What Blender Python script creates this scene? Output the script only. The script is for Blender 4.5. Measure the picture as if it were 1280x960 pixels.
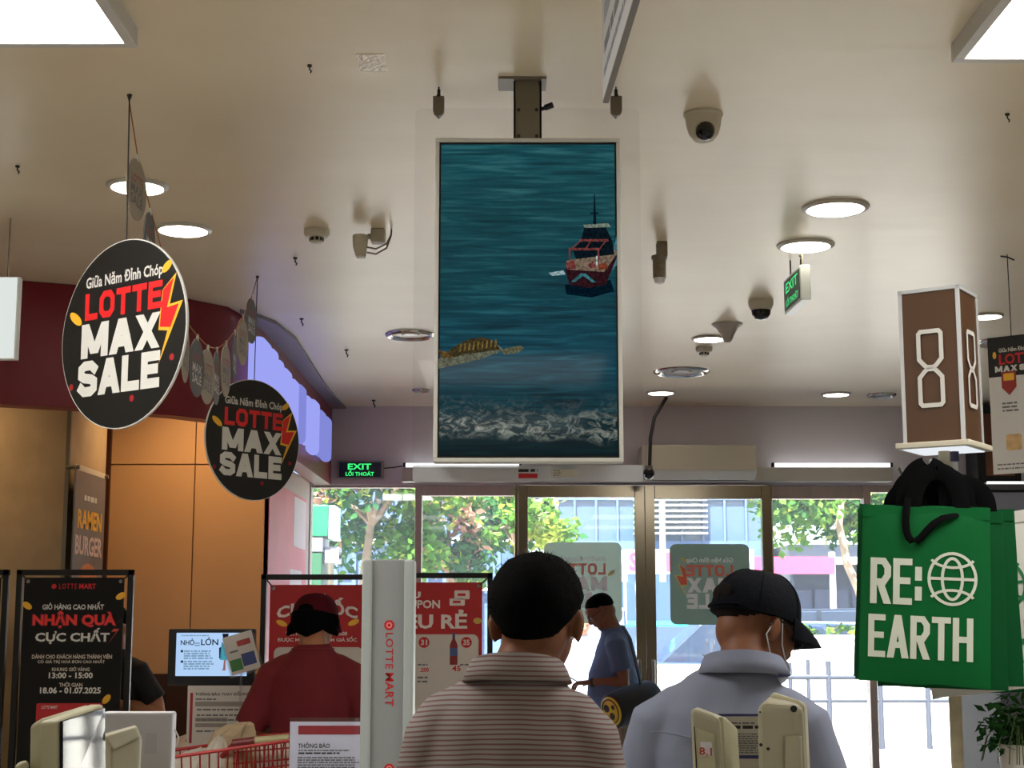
import bpy, bmesh, math, random
from mathutils import Vector, Matrix, noise
from mathutils.bvhtree import BVHTree
for o in list(bpy.data.objects): bpy.data.objects.remove(o, do_unlink=True)
random.seed(7)
SC = bpy.context.scene
COL = SC.collection
PI = math.pi
# ------------------------------------------------------------------ camera, sky, sun, exposure
F = 1920.0                      # focal length in pixels of the 1280x960 frame
CAMZ = 1.57
PITCH = math.radians(8.59)
cam = bpy.data.objects.new('camera', bpy.data.cameras.new('camera')); COL.objects.link(cam)
cam.data.sensor_width = 36; cam.data.lens = F/1280*36
cam.data.clip_start = .05; cam.data.clip_end = 400
cam.location = (0, 0, CAMZ); cam.rotation_euler = (PI/2+PITCH, 0, 0)
SC.camera = cam
SC.view_settings.view_transform = 'Standard'
SC.view_settings.look = 'None'
SC.view_settings.gamma = 1; SC.view_settings.use_curve_mapping = False
SC.view_settings.exposure = 0.0
SC.cycles.max_bounces = 8; SC.cycles.transparent_max_bounces = 16
SC.cycles.sample_clamp_indirect = 6
W = bpy.data.worlds.new('sky'); SC.world = W; W.use_nodes = True
wn = W.node_tree
sky = wn.nodes.new('ShaderNodeTexSky'); sky.sky_type = 'NISHITA'
sky.sun_disc = False; sky.sun_elevation = math.radians(62); sky.sun_rotation = math.radians(200)
sky.dust_density = 2.5
wn.links.new(sky.outputs[0], wn.nodes['Background'].inputs[0])
wn.nodes['Background'].inputs[1].default_value = 1.0
sun = bpy.data.objects.new('sun', bpy.data.lights.new('sun', 'SUN')); COL.objects.link(sun)
sun.data.energy = 50; sun.data.angle = math.radians(.6); sun.data.color = (1, .95, .86)
sun.rotation_euler = (math.radians(30), 0, math.radians(-20))      # high sun from behind the shop, on the street
PANEL_E, REAR_E, DOWN_E, KIOSK_W = 14.0, 2.5, 18.0, 20.0
# ------------------------------------------------------------------ pixel helpers (directions only; depth from floor, ceiling, walls)
def ray(u, v):
    a, b = (u-640)/F, (480-v)/F
    c, s = math.cos(PITCH), math.sin(PITCH)
    return Vector((a, c-b*s, s+b*c))
def at(u, v, Y): d = ray(u, v); d *= Y/d.y; return Vector((d.x, d.y, d.z+CAMZ))
def onz(u, v, z): d = ray(u, v); d *= (z-CAMZ)/d.z; return Vector((d.x, d.y, z))
def onx(u, v, X): d = ray(u, v); d *= X/d.x; return Vector((X, d.y, d.z+CAMZ))
CEIL = 3.15
WALLY = 11.6
# ------------------------------------------------------------------ materials
def lin(c):
    c /= 255.0
    return c/12.92 if c <= .04045 else ((c+.055)/1.055)**2.4
def rgb(r, g, b): return (lin(r), lin(g), lin(b), 1)
MATS = {}
def mat(name, col, rough=.5, metal=0, emit=None, es=0, var=0, vscale=8, bump=0, bscale=40, spec=.5, alpha=None, stretch=None, coat=0):
    if name in MATS: return MATS[name]
    m = bpy.data.materials.new(name); m.use_nodes = True; MATS[name] = m
    nt = m.node_tree; p = nt.nodes['Principled BSDF']
    p.inputs['Base Color'].default_value = col
    p.inputs['Roughness'].default_value = rough; p.inputs['Metallic'].default_value = metal
    p.inputs['Specular IOR Level'].default_value = spec
    if coat: p.inputs['Coat Weight'].default_value = coat
    if emit: p.inputs['Emission Color'].default_value = emit; p.inputs['Emission Strength'].default_value = es
    if var or bump:
        tc = nt.nodes.new('ShaderNodeTexCoord'); src = tc.outputs['Object']
        if stretch:
            mp = nt.nodes.new('ShaderNodeMapping'); mp.inputs['Scale'].default_value = stretch
            nt.links.new(src, mp.inputs[0]); src = mp.outputs[0]
    if var:
        n = nt.nodes.new('ShaderNodeTexNoise'); n.inputs['Scale'].default_value = vscale; n.inputs['Detail'].default_value = 5
        nt.links.new(src, n.inputs['Vector'])
        r = nt.nodes.new('ShaderNodeValToRGB'); r.color_ramp.elements[0].position = .3; r.color_ramp.elements[1].position = .7
        r.color_ramp.elements[0].color = tuple(c*(1-var) for c in col[:3])+(1,)
        r.color_ramp.elements[1].color = tuple(min(1, c*(1+var)) for c in col[:3])+(1,)
        nt.links.new(n.outputs['Fac'], r.inputs[0]); nt.links.new(r.outputs[0], p.inputs['Base Color'])
    if bump:
        n2 = nt.nodes.new('ShaderNodeTexNoise'); n2.inputs['Scale'].default_value = bscale; n2.inputs['Detail'].default_value = 4
        nt.links.new(src, n2.inputs['Vector'])
        b = nt.nodes.new('ShaderNodeBump'); b.inputs['Strength'].default_value = bump; b.inputs['Distance'].default_value = .01
        nt.links.new(n2.outputs['Fac'], b.inputs['Height']); nt.links.new(b.outputs[0], p.inputs['Normal'])
    return m
def emis(name, col, s):
    if name in MATS: return MATS[name]
    m = bpy.data.materials.new(name); m.use_nodes = True; MATS[name] = m
    nt = m.node_tree; nt.nodes.remove(nt.nodes['Principled BSDF'])
    e = nt.nodes.new('ShaderNodeEmission'); e.inputs[0].default_value = col; e.inputs[1].default_value = s
    nt.links.new(e.outputs[0], nt.nodes['Material Output'].inputs[0])
    return m
def clear(name, tint, gloss=.06, haze=0, hazecol=(1, 1, 1, 1), rough=.02):
    if name in MATS: return MATS[name]
    m = bpy.data.materials.new(name); m.use_nodes = True; MATS[name] = m
    nt = m.node_tree; nt.nodes.remove(nt.nodes['Principled BSDF'])
    t = nt.nodes.new('ShaderNodeBsdfTransparent'); t.inputs[0].default_value = tint
    g = nt.nodes.new('ShaderNodeBsdfGlossy'); g.inputs['Roughness'].default_value = rough
    mx = nt.nodes.new('ShaderNodeMixShader'); mx.inputs[0].default_value = gloss
    nt.links.new(t.outputs[0], mx.inputs[1]); nt.links.new(g.outputs[0], mx.inputs[2])
    out = mx.outputs[0]
    if haze:
        a = nt.nodes.new('ShaderNodeBsdfDiffuse'); a.inputs[0].default_value = hazecol
        b = nt.nodes.new('ShaderNodeBsdfTranslucent'); b.inputs[0].default_value = hazecol
        m1 = nt.nodes.new('ShaderNodeMixShader'); m1.inputs[0].default_value = .5
        nt.links.new(a.outputs[0], m1.inputs[1]); nt.links.new(b.outputs[0], m1.inputs[2])
        m2 = nt.nodes.new('ShaderNodeMixShader'); m2.inputs[0].default_value = haze
        nt.links.new(out, m2.inputs[1]); nt.links.new(m1.outputs[0], m2.inputs[2]); out = m2.outputs[0]
    nt.links.new(out, nt.nodes['Material Output'].inputs[0])
    return m
def thin(name, col, trans=.5, rough=.6):
    """thin sheet or leaf: diffuse plus translucent"""
    if name in MATS: return MATS[name]
    m = bpy.data.materials.new(name); m.use_nodes = True; MATS[name] = m
    nt = m.node_tree; nt.nodes.remove(nt.nodes['Principled BSDF'])
    a = nt.nodes.new('ShaderNodeBsdfDiffuse'); a.inputs[0].default_value = col
    b = nt.nodes.new('ShaderNodeBsdfTranslucent'); b.inputs[0].default_value = col
    mx = nt.nodes.new('ShaderNodeMixShader'); mx.inputs[0].default_value = trans
    nt.links.new(a.outputs[0], mx.inputs[1]); nt.links.new(b.outputs[0], mx.inputs[2])
    nt.links.new(mx.outputs[0], nt.nodes['Material Output'].inputs[0])
    return m
BLACK = mat('black_matt', rgb(18, 18, 18), .55)
BLACKM = mat('black_metal', rgb(20, 19, 18), .4, .3)
WHITE = mat('white_paint', rgb(226, 226, 224), .45)
PAPER = mat('white_paper', rgb(214, 214, 220), .7)
STEEL = mat('steel', rgb(150, 148, 142), .28, 1)
GREYM = mat('grey_metal', rgb(128, 122, 108), .45, .6)
BEIGE = mat('beige_plastic', rgb(186, 182, 152), .45, var=.05, vscale=14)
CREAM = mat('cream_plastic', rgb(205, 198, 178), .45)
RED = mat('sign_red', rgb(196, 22, 28), .5)
DRED = mat('banner_red', rgb(178, 20, 24), .5, var=.06, vscale=3)
INKB = mat('ink_black', rgb(12, 12, 13), .55)
INKW = mat('ink_white', rgb(206, 204, 197), .55)
INKG = mat('ink_grey', rgb(105, 105, 108), .6)
GOLD = mat('ink_gold', rgb(236, 176, 44), .5)
CORD = mat('cord', rgb(40, 36, 32), .7)
DARKGLASS = mat('dark_lens', rgb(10, 10, 12), .08)
# ------------------------------------------------------------------ mesh helpers
class MB:
    def __init__(s): s.v, s.f, s.mi = [], [], []
    def face(s, idx, m=0): s.f.append(idx); s.mi.append(m)
    def box(s, x0, x1, y0, y1, z0, z1, m=0, M=None):
        b = len(s.v)
        for z in (z0, z1):
            for x, y in ((x0, y0), (x1, y0), (x1, y1), (x0, y1)):
                p = Vector((x, y, z)); s.v.append(M @ p if M else p)
        for q in ((0, 3, 2, 1), (4, 5, 6, 7), (0, 1, 5, 4), (1, 2, 6, 5), (2, 3, 7, 6), (3, 0, 4, 7)): s.face([b+i for i in q], m)
        return s
    def prism(s, poly, y0, y1, m=0, M=None):
        """poly of (x, z), extruded along y"""
        b, n = len(s.v), len(poly)
        for y in (y0, y1):
            for x, z in poly:
                p = Vector((x, y, z)); s.v.append(M @ p if M else p)
        s.face([b+i for i in range(n)], m); s.face([b+n+i for i in reversed(range(n))], m)
        for i in range(n):
            j = (i+1) % n; s.face([b+j, b+i, b+n+i, b+n+j], m)
        return s
    def slab(s, poly, z0, z1, m=0):
        """poly of (x, y), extruded along z"""
        b, n = len(s.v), len(poly)
        for z in (z0, z1):
            for x, y in poly: s.v.append(Vector((x, y, z)))
        s.face([b+i for i in reversed(range(n))], m); s.face([b+n+i for i in range(n)], m)
        for i in range(n):
            j = (i+1) % n; s.face([b+i, b+j, b+n+j, b+n+i], m)
        return s
    def tube(s, pts, rad, n=8, ref=None, cap=True, m=0):
        pts = [Vector(p) for p in pts]; b0 = len(s.v); k = len(pts)
        if not isinstance(rad, (list, tuple)): rad = [rad]*k
        side = None
        for i, p in enumerate(pts):
            t = (pts[min(i+1, k-1)]-pts[max(i-1, 0)]).normalized()
            r = Vector(ref) if ref else (side if side else (Vector((1, 0, 0)) if abs(t.x) < .9 else Vector((0, 1, 0))))
            u = (r-t*r.dot(t)).normalized(); side = u; w = t.cross(u)
            ra, rb = rad[i] if isinstance(rad[i], (list, tuple)) else (rad[i], rad[i])
            for j in range(n):
                a = 2*PI*j/n; s.v.append(p+u*(ra*math.cos(a))+w*(rb*math.sin(a)))
        for i in range(k-1):
            for j in range(n):
                a, c = b0+i*n+j, b0+i*n+(j+1) % n; s.face([a, c, c+n, a+n], m)
        if cap:
            s.face([b0+j for j in reversed(range(n))], m); s.face([b0+(k-1)*n+j for j in range(n)], m)
        return s
    def lathe(s, prof, n=24, c=(0, 0, 0), m=0, M=None):
        """profile of (r, z) around z"""
        b0, k = len(s.v), len(prof); c = Vector(c)
        for r, z in prof:
            for j in range(n):
                a = 2*PI*j/n; p = Vector((r*math.cos(a), r*math.sin(a), z))
                s.v.append((M @ p if M else p)+c)
        for i in range(k-1):
            for j in range(n):
                a, d = b0+i*n+j, b0+i*n+(j+1) % n; s.face([a, d, d+n, a+n], m)
        if prof[0][0] > 1e-5: s.face([b0+j for j in reversed(range(n))], m)
        if prof[-1][0] > 1e-5: s.face([b0+(k-1)*n+j for j in range(n)], m)
        return s
    def ball(s, c, r, n=16, k=10, m=0, M=None):
        c = Vector(c); r = Vector(r if isinstance(r, (list, tuple)) else (r, r, r)); b0 = len(s.v)
        for i in range(k+1):
            th = PI*i/k
            for j in range(n):
                a = 2*PI*j/n
                p = Vector((r.x*math.sin(th)*math.cos(a), r.y*math.sin(th)*math.sin(a), r.z*math.cos(th)))+c
                s.v.append(M @ p if M else p)
        for i in range(k):
            for j in range(n):
                a, d = b0+i*n+j, b0+i*n+(j+1) % n; s.face([a, a+n, d+n, d], m)
        return s
    def mesh(s, name):
        me = bpy.data.meshes.new(name); me.from_pydata([tuple(p) for p in s.v], [], s.f)
        for p, i in zip(me.polygons, s.mi): p.material_index = i
        me.validate(); me.update()
        return me
    def build(s, name, m, parent=None, smooth=False, bevel=0, seg=2, label=None):
        return link(name, s.mesh(name), m, parent, smooth, bevel, seg, label)
def link(name, me, m, parent=None, smooth=False, bevel=0, seg=2, label=None):
    for q in (m if isinstance(m, (list, tuple)) else [m]): me.materials.append(q)
    if smooth:
        bm = bmesh.new(); bm.from_mesh(me); bmesh.ops.remove_doubles(bm, verts=bm.verts, dist=1e-5)
        for e in bm.edges: e.smooth = not (len(e.link_faces) == 2 and e.calc_face_angle(0) > .75)
        for f in bm.faces: f.smooth = True
        bm.to_mesh(me); bm.free()
    o = bpy.data.objects.new(name, me); COL.objects.link(o)
    if parent: o.parent = parent
    if bevel:
        b = o.modifiers.new('bevel', 'BEVEL'); b.width = bevel; b.segments = seg; b.limit_method = 'ANGLE'
    if label: o['label'] = label
    return o
def tag(o, label, cat=None, group=None, kind=None):
    o['label'] = label
    if cat: o['category'] = cat
    if group: o['group'] = group
    if kind: o['kind'] = kind
    return o
def thing(name, label, cat, loc=(0, 0, 0), rz=0, group=None):
    o = bpy.data.objects.new(name, None); COL.objects.link(o); o.empty_display_size = .1
    o.location = loc; o.rotation_euler = (0, 0, rz)
    return tag(o, label, cat, group)
def struct(name, mb, m, bevel=0, smooth=False):
    o = mb.build(name, m, None, smooth, bevel); o['kind'] = 'structure'; return o
def B(name, m, x0, x1, y0, y1, z0, z1, parent=None, bevel=0, label=None):
    return MB().box(x0, x1, y0, y1, z0, z1).build(name, m, parent, False, bevel, 2, label)
class Fr:
    """upright board frame: local x right, z up, front faces local -y"""
    def __init__(s, loc, rz=0):
        s.loc = Vector(loc); s.rz = rz
        s.u = Vector((math.cos(rz), math.sin(rz), 0)); s.n = Vector((math.sin(rz), -math.cos(rz), 0))
    def px(s, u, v):
        d = ray(u, v); c = Vector((0, 0, CAMZ)); t = (s.loc-c).dot(s.n)/d.dot(s.n)
        p = c+d*t-s.loc; return p.dot(s.u), p.z
    def rect(s, u0, v0, u1, v1):
        um, vm = (u0+u1)/2, (v0+v1)/2
        return s.px(u0, vm)[0], s.px(u1, vm)[0], s.px(um, v1)[1], s.px(um, v0)[1]
TXT = {}
def glyphs(s, bold, spacing=1.0):
    key = (s, bold, spacing)
    if key not in TXT:
        c = bpy.data.curves.new('t', 'FONT'); c.body = s; c.size = 1; c.offset = bold; c.resolution_u = 2; c.space_character = spacing
        o = bpy.data.objects.new('t', c); COL.objects.link(o)
        bpy.context.view_layer.update()
        dg = bpy.context.evaluated_depsgraph_get()
        me = bpy.data.meshes.new_from_object(o.evaluated_get(dg))
        TXT[key] = ([tuple(v.co) for v in me.vertices], [tuple(p.vertices) for p in me.polygons])
        bpy.data.objects.remove(o, do_unlink=True); bpy.data.meshes.remove(me); bpy.data.curves.remove(c)
    return TXT[key]
def text(parent, s, r, m, y=-.0015, bold=.018, mirror=False, vertical=False, slope=0, spacing=1.0, name='lettering', fn=None):
    """flat lettering fitted into the rectangle r = (x0, x1, z0, z1) of a board"""
    vs, fs = glyphs(s, bold, spacing)
    x0, x1, z0, z1 = r
    a0, a1 = min(v[0] for v in vs), max(v[0] for v in vs); b0, b1 = min(v[1] for v in vs), max(v[1] for v in vs)
    out = []
    for v in vs:
        p, q = (v[0]-a0)/(a1-a0), (v[1]-b0)/(b1-b0)
        if vertical: p, q = q, 1-p
        if mirror: p = 1-p
        x, z = x0+(x1-x0)*p, z0+(z1-z0)*q
        z += slope*(x-(x0+x1)/2)
        if fn: x, z = fn(x, z, p, q)
        out.append((x, y, z))
    me = bpy.data.meshes.new(name); me.from_pydata(out, [], [f if not mirror else tuple(reversed(f)) for f in fs]); me.update()
    return link(name, me, m, parent)
def lines(parent, x0, x1, z, h, m, n=1, gap=1.8, y=-.0015, seed=1, ragged=.2):
    """rows of print too small to read: broken dark dashes"""
    rnd = random.Random(seed); mb = MB()
    for k in range(n):
        zz = z-k*h*gap; x = x0; end = x1-(x1-x0)*ragged*rnd.random()
        while x < end:
            w = h*rnd.uniform(1, 4.5); e = min(x+w, end)
            mb.box(x, e, y-.0003, y, zz-h*rnd.uniform(.4, .5), zz+h*.5); x = e+h*.6
    return mb.build('small_print', m, parent)
def disc(parent, name, c, rx, rz, m, y=-.0012, t=.0004, n=20, rot=0):
    pts = [(c[0]+rx*math.cos(a)*math.cos(rot)-rz*math.sin(a)*math.sin(rot), c[1]+rx*math.cos(a)*math.sin(rot)+rz*math.sin(a)*math.cos(rot)) for a in [2*PI*i/n for i in range(n)]]
    return MB().prism(pts, y-t, y).build(name, m, parent)
def poly(parent, name, pts, m, y=-.0012, t=.0004): return MB().prism(pts, y-t, y).build(name, m, parent)
def rrect(x0, x1, z0, z1, r, n=5):
    out = []
    for cx, cz, a0 in ((x1-r, z1-r, 0), (x0+r, z1-r, PI/2), (x0+r, z0+r, PI), (x1-r, z0+r, 1.5*PI)):
        for i in range(n+1):
            a = a0+PI/2*i/n; out.append((cx+r*math.cos(a), cz+r*math.sin(a)))
    return out

SKEL = {'L': (.8, [[(0, 1), (0, 0), (1, 0)]]), 'O': (1, [[(0, .22), (0, .78), (.25, 1), (.75, 1), (1, .78), (1, .22), (.75, 0), (.25, 0), 'c']]), 'T': (.9, [[(0, 1), (1, 1)], [(.5, 1), (.5, 0)]]),
 'E': (.82, [[(1, 1), (0, 1), (0, 0), (1, 0)], [(0, .52), (.86, .52)]]), 'M': (1.32, [[(0, 0), (0, 1)], [(0, 1), (.5, .12)], [(.5, .12), (1, 1)], [(1, 1), (1, 0)]]), 'A': (1.08, [[(0, 0), (.5, 1)], [(.5, 1), (1, 0)], [(.2, .27), (.8, .27)]]),
 'X': (1.05, [[(0, 0), (1, 1)], [(0, 1), (1, 0)]]), 'S': (.95, [[(.98, .87), (.75, 1), (.25, 1), (0, .88), (0, .63), (.25, .53), (.75, .47), (1, .37), (1, .12), (.75, 0), (.25, 0), (.02, .13)]]),
 'R': (.95, [[(0, 0), (0, 1), (.7, 1), (1, .84), (1, .64), (.7, .47), (0, .47)], [(.45, .47), (1, 0)]]), 'H': (1, [[(0, 0), (0, 1)], [(1, 0), (1, 1)], [(0, .5), (1, .5)]]), ':': (.1, [[(.5, .12), (.5, .3)], [(.5, .62), (.5, .8)]])}
def block(parent, s, r, m, y=-.0015, stroke=.24, mirror=False, name='lettering', gap=.2):
    """heavy sign capitals drawn as strokes, each letter its own mesh, fitted into r"""
    x0, x1, z0, z1 = r; tot = sum(SKEL[c][0] for c in s)+gap*(len(s)-1)+stroke*len(s)*.9
    u = (x1-x0)/tot; h = z1-z0; tw = stroke*u*.9; x = x0; out = []
    th = stroke*u*.9
    for c in s:
        wd, lines_ = SKEL[c]; a, b = x+tw/2, x+tw/2+wd*u; c0, c1 = z0+th/2, z1-th/2
        mb = MB(); parts = []; y_ = y
        for pl in lines_:
            y_ -= .00012
            if c == ':': mb = MB(); parts.append(mb)
            closed = pl[-1] == 'c'; P = [Vector((a+(b-a)*p[0], c0+(c1-c0)*p[1])) for p in pl if p != 'c']; n = len(P); I = []
            diag = n == 2 and abs(P[0].x-P[1].x) > 1e-6 and abs(P[0].y-P[1].y) > 1e-6
            if diag:
                lo, hi = sorted(P, key=lambda p: p.y); fr_ = sorted(p[1] for p in pl)
                zb, zt = (z0 if fr_[0] == 0 else lo.y-th*.4), (z1 if fr_[1] == 1 else hi.y); wv = th*.56; q = len(mb.v)
                for px, pz in ((lo.x-wv, zb), (lo.x+wv, zb), (hi.x+wv, zt), (hi.x-wv, zt)): mb.v.append(Vector((x0+x1-px if mirror else px, y_, pz)))
                mb.face([q, q+1, q+2, q+3] if not mirror else [q+3, q+2, q+1, q]); continue
            if not closed:
                d0, d1 = (P[1]-P[0]).normalized()*th/2, (P[-1]-P[-2]).normalized()*th/2
                P = [P[0]-d0]+P[1:-1]+[P[-1]+d1]
            for i in range(n):
                pa, pb, pc = P[i-1] if (i or closed) else None, P[i], P[(i+1) % n] if (i < n-1 or closed) else None
                d1 = (pb-pa).normalized() if pa is not None else (pc-pb).normalized(); d2 = (pc-pb).normalized() if pc is not None else d1
                n1, n2 = Vector((-d1.y, d1.x)), Vector((-d2.y, d2.x)); mm = (n1+n2).normalized(); k = th/2/max(.5, mm.dot(n1))
                I.append((pb+mm*k, pb-mm*k))
            for i in range(n if closed else n-1):
                j = (i+1) % n; q = len(mb.v)
                for p in (I[i][1], I[j][1], I[j][0], I[i][0]):
                    px, pz = p.x, min(z1, max(z0, p.y))
                    if mirror: px = x0+x1-px
                    mb.v.append(Vector((px, y_, pz)))
                mb.face([q, q+1, q+2, q+3] if not mirror else [q+3, q+2, q+1, q])
        for mb in (parts or [mb]): out.append(link(name, mb.mesh(name), m, parent))
        x += tw+(wd+gap)*u
    return out
# ================================================================== THE SETTING
def ceiling_mat():
    m = mat('ceiling_paint', rgb(196, 188, 172), .32, spec=.3)
    nt = m.node_tree; p = nt.nodes['Principled BSDF']
    tc = nt.nodes.new('ShaderNodeTexCoord')
    n = nt.nodes.new('ShaderNodeTexNoise'); n.inputs['Scale'].default_value = 1.1; n.inputs['Detail'].default_value = 7
    r = nt.nodes.new('ShaderNodeValToRGB'); r.color_ramp.elements[0].position = .35; r.color_ramp.elements[1].position = .75
    r.color_ramp.elements[0].color = rgb(226, 210, 181); r.color_ramp.elements[1].color = rgb(238, 225, 200)
    nt.links.new(tc.outputs['Object'], n.inputs['Vector']); nt.links.new(n.outputs['Fac'], r.inputs[0]); nt.links.new(r.outputs[0], p.inputs['Base Color'])
    mp = nt.nodes.new('ShaderNodeMapping'); mp.inputs['Scale'].default_value = (.8, 5, 1)
    n2 = nt.nodes.new('ShaderNodeTexNoise'); n2.inputs['Scale'].default_value = 1.2; n2.inputs['Detail'].default_value = 3
    b = nt.nodes.new('ShaderNodeBump'); b.inputs['Strength'].default_value = .10; b.inputs['Distance'].default_value = .03
    nt.links.new(tc.outputs['Object'], mp.inputs[0]); nt.links.new(mp.outputs[0], n2.inputs['Vector'])
    nt.links.new(n2.outputs['Fac'], b.inputs['Height']); nt.links.new(b.outputs[0], p.inputs['Normal'])
    return m
def floor_mat():
    m = mat('floor_tile', rgb(200, 196, 188), .25)
    nt = m.node_tree; p = nt.nodes['Principled BSDF']
    tc = nt.nodes.new('ShaderNodeTexCoord'); br = nt.nodes.new('ShaderNodeTexBrick')
    br.offset = 0; br.inputs['Scale'].default_value = 1; br.inputs['Brick Width'].default_value = .6; br.inputs['Row Height'].default_value = .6
    br.inputs['Mortar Size'].default_value = .004
    br.inputs['Color1'].default_value = rgb(226, 223, 216); br.inputs['Color2'].default_value = rgb(221, 218, 211); br.inputs['Mortar'].default_value = rgb(140, 136, 130)
    nt.links.new(tc.outputs['Object'], br.inputs['Vector']); nt.links.new(br.outputs[0], p.inputs['Base Color'])
    return m
WALLP = mat('grey_wall_paint', rgb(212, 205, 210), .5, var=.04, vscale=2)
struct('ceiling', MB().box(-5.1, 5.1, -6.1, WALLY, CEIL, CEIL+.12), ceiling_mat())
struct('floor', MB().box(-5.1, 5.1, -6.1, WALLY+.1, -.1, 0), floor_mat())
struct('wall_left', MB().box(-5.1, -5, -6.1, WALLY+.2, 0, CEIL), mat('cream_wall', rgb(200, 192, 176), .6))
struct('wall_right', MB().box(5, 5.1, -6.1, WALLY+.2, 0, CEIL), MATS['cream_wall'])
struct('wall_rear', MB().box(-5.1, 5.1, -6.2, -6.1, 0, CEIL), MATS['cream_wall'])
def WX(u, v=700): return at(u, v, WALLY).x
def WZ(v): return at(640, v, WALLY).z
# header above the glass front
struct('wall_back', MB().box(-1.62, 5.0, WALLY, WALLY+.2, WZ(606), CEIL), WALLP)
struct('wall_back_right_return', MB().box(WX(1240), 5.0, WALLY, WALLY+.2, 0, WZ(606)), WALLP).name = 'wall_back_side'
struct('trim_1', MB().box(WX(503), WX(1114), WALLY-.16, WALLY, WZ(604), WZ(587)), mat('header_panel', rgb(186, 182, 172), .4), .004)
# glass front: posts, heads, panes
FRAME = mat('brushed_aluminium', rgb(178, 162, 154), .4, .35, var=.06, vscale=30, stretch=(1, 1, .1))
CHROME = mat('polished_steel', rgb(150, 140, 122), .16, 1)
GLASS = clear('shop_glass', (.93, .96, .97, 1), .055, .05, (.9, .95, 1, 1))  # pale haze mixed into the glass stands in for glare from outdoors
YG = WALLY+.08
def window(n, u0, u1, vtop, head, fm, stile=0, y=YG):
    x0, x1, zt = WX(u0), WX(u1), WZ(vtop)
    mb = MB().box(x0, x1, y-.04, y+.04, zt, WZ(head)).box(x0, x1, y-.04, y+.04, 0, .12)
    if stile:
        w = stile; mb.box(x0-w, x0, y-.04, y+.04, 0, WZ(head)).box(x1, x1+w, y-.04, y+.04, 0, WZ(head))
    o = struct(n, mb, fm, .003)
    pn = B('pane', GLASS, x0, x1, y-.005, y+.005, .12, zt, o)
    return o
window('window_1', 387, 518, 609, 605, FRAME)
window('window_2', 526.5, 643, 619, 606, FRAME)
d1 = window('door_1', 660, 794, 622, 607, CHROME, .0745, YG-.07)
d2 = window('door_2', 819, 953, 624, 607, CHROME, .0745, YG-.07)
window('window_3', 968, 1083, 623, 606, FRAME)
window('window_4', 1092, 1229, 615, 606, FRAME)
for d, u in ((d1, 797), (d2, 814)):
    x = WX(u); MB().tube([(x, YG-.15, .85), (x, YG-.15, 1.25)], .014, 10).tube([(x, YG-.15, .9), (x, YG-.1, .9)], .009, 8).tube([(x, YG-.15, 1.2), (x, YG-.1, 1.2)], .009, 8).build('pull_handle', STEEL, d, True)
k = 2
for u0, u1, m in ((381, 387, FRAME), (518, 526.5, FRAME), (643.5, 649.5, CHROME), (963.5, 968, CHROME), (1083, 1092, FRAME), (1229, 1240, FRAME)):
    struct('trim_%d' % k, MB().box(WX(u0), WX(u1), YG-.06, YG+.06, 0, WZ(606)), m, .004); k += 1
# promotional stickers on the sliding doors (seen from behind, so the print is mirrored)
def sale_print(o, sx, sz, y, mirror, white, red, gold, dots=True, bold=.03):
    s = -1 if mirror else 1
    def R(x0, x1, z0, z1):
        a, b = s*x0*sx, s*x1*sx; return (min(a, b), max(a, b), z0*sz, z1*sz)
    text(o, 'Giữa Năm Đỉnh Chóp', R(-.62, .62, .51, .68), white, y, .022, mirror)
    block(o, 'LOTTE', R(-.62, .62, .2, .49), red, y, .42, mirror, gap=.14)
    block(o, 'MAX', R(-.66, .6, -.21, .16), white, y, .5, mirror, gap=.1)
    block(o, 'SALE', R(-.69, .62, -.62, -.24), white, y, .5, mirror, gap=.1)
    P = lambda pts: [(s*x*sx, z*sz) for x, z in (pts if s > 0 else pts[::-1])]
    poly(o, 'lightning_edge', P([(.62, .38), (.83, .54), (.74, .22), (.94, .24), (.6, -.38), (.72, -.05), (.58, -.03)]), gold, y+.0004)
    poly(o, 'lightning_bolt', P([(.63, .38), (.79, .49), (.70, .19), (.88, .21), (.66, -.22), (.76, -.02), (.6, 0)]), red, y)
    disc(o, 'gold_coin', (s*.68*sx, .62*sz), .085*sx, .045*sz, gold, y, rot=s*.6)
    disc(o, 'gold_coin', (-s*.77*sx, .24*sz), .12*sx, .05*sz, gold, y, rot=-s*.6)
    if dots:
        for x, z in ((.8, -.33), (-.8, -.5), (.2, -.7)): disc(o, 'red_spark', (s*x*sx, z*sz), .035*sx, .035*sz, mat('dark_red_ink', rgb(150, 20, 26), .6), y)
for (u0, u1, v0, v1, lab, base, wm, rm, gm) in (  # same sticker twice; the left one's stronger backlight is put into paler colours
    (680, 777, 678, 779, 'rounded-square sale sticker in paler backlit tones with mirrored print on the left door pane', thin('sticker_backlit', rgb(190, 198, 186), .6), thin('sticker_backlit_white', rgb(240, 244, 246), .05), thin('sticker_backlit_red', rgb(226, 150, 136), .1), thin('sticker_backlit_gold', rgb(216, 206, 150), .1)),
    (837, 937, 680, 781, 'grey-green rounded-square sale sticker in darker, less backlit tones with mirrored print on the right door pane', thin('sticker_less_lit', rgb(150, 162, 150), .55), thin('sticker_white', rgb(248, 250, 248), .05), thin('sticker_red', rgb(232, 120, 104), .1), thin('sticker_gold', rgb(226, 206, 130), .1))):
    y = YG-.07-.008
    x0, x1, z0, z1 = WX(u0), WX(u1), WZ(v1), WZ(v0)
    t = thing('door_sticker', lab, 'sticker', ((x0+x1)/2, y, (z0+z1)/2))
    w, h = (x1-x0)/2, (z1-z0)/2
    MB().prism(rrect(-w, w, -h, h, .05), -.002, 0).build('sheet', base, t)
    sale_print(t, w*.95, h*.98, -.0025, True, wm, rm, gm, False)
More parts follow.
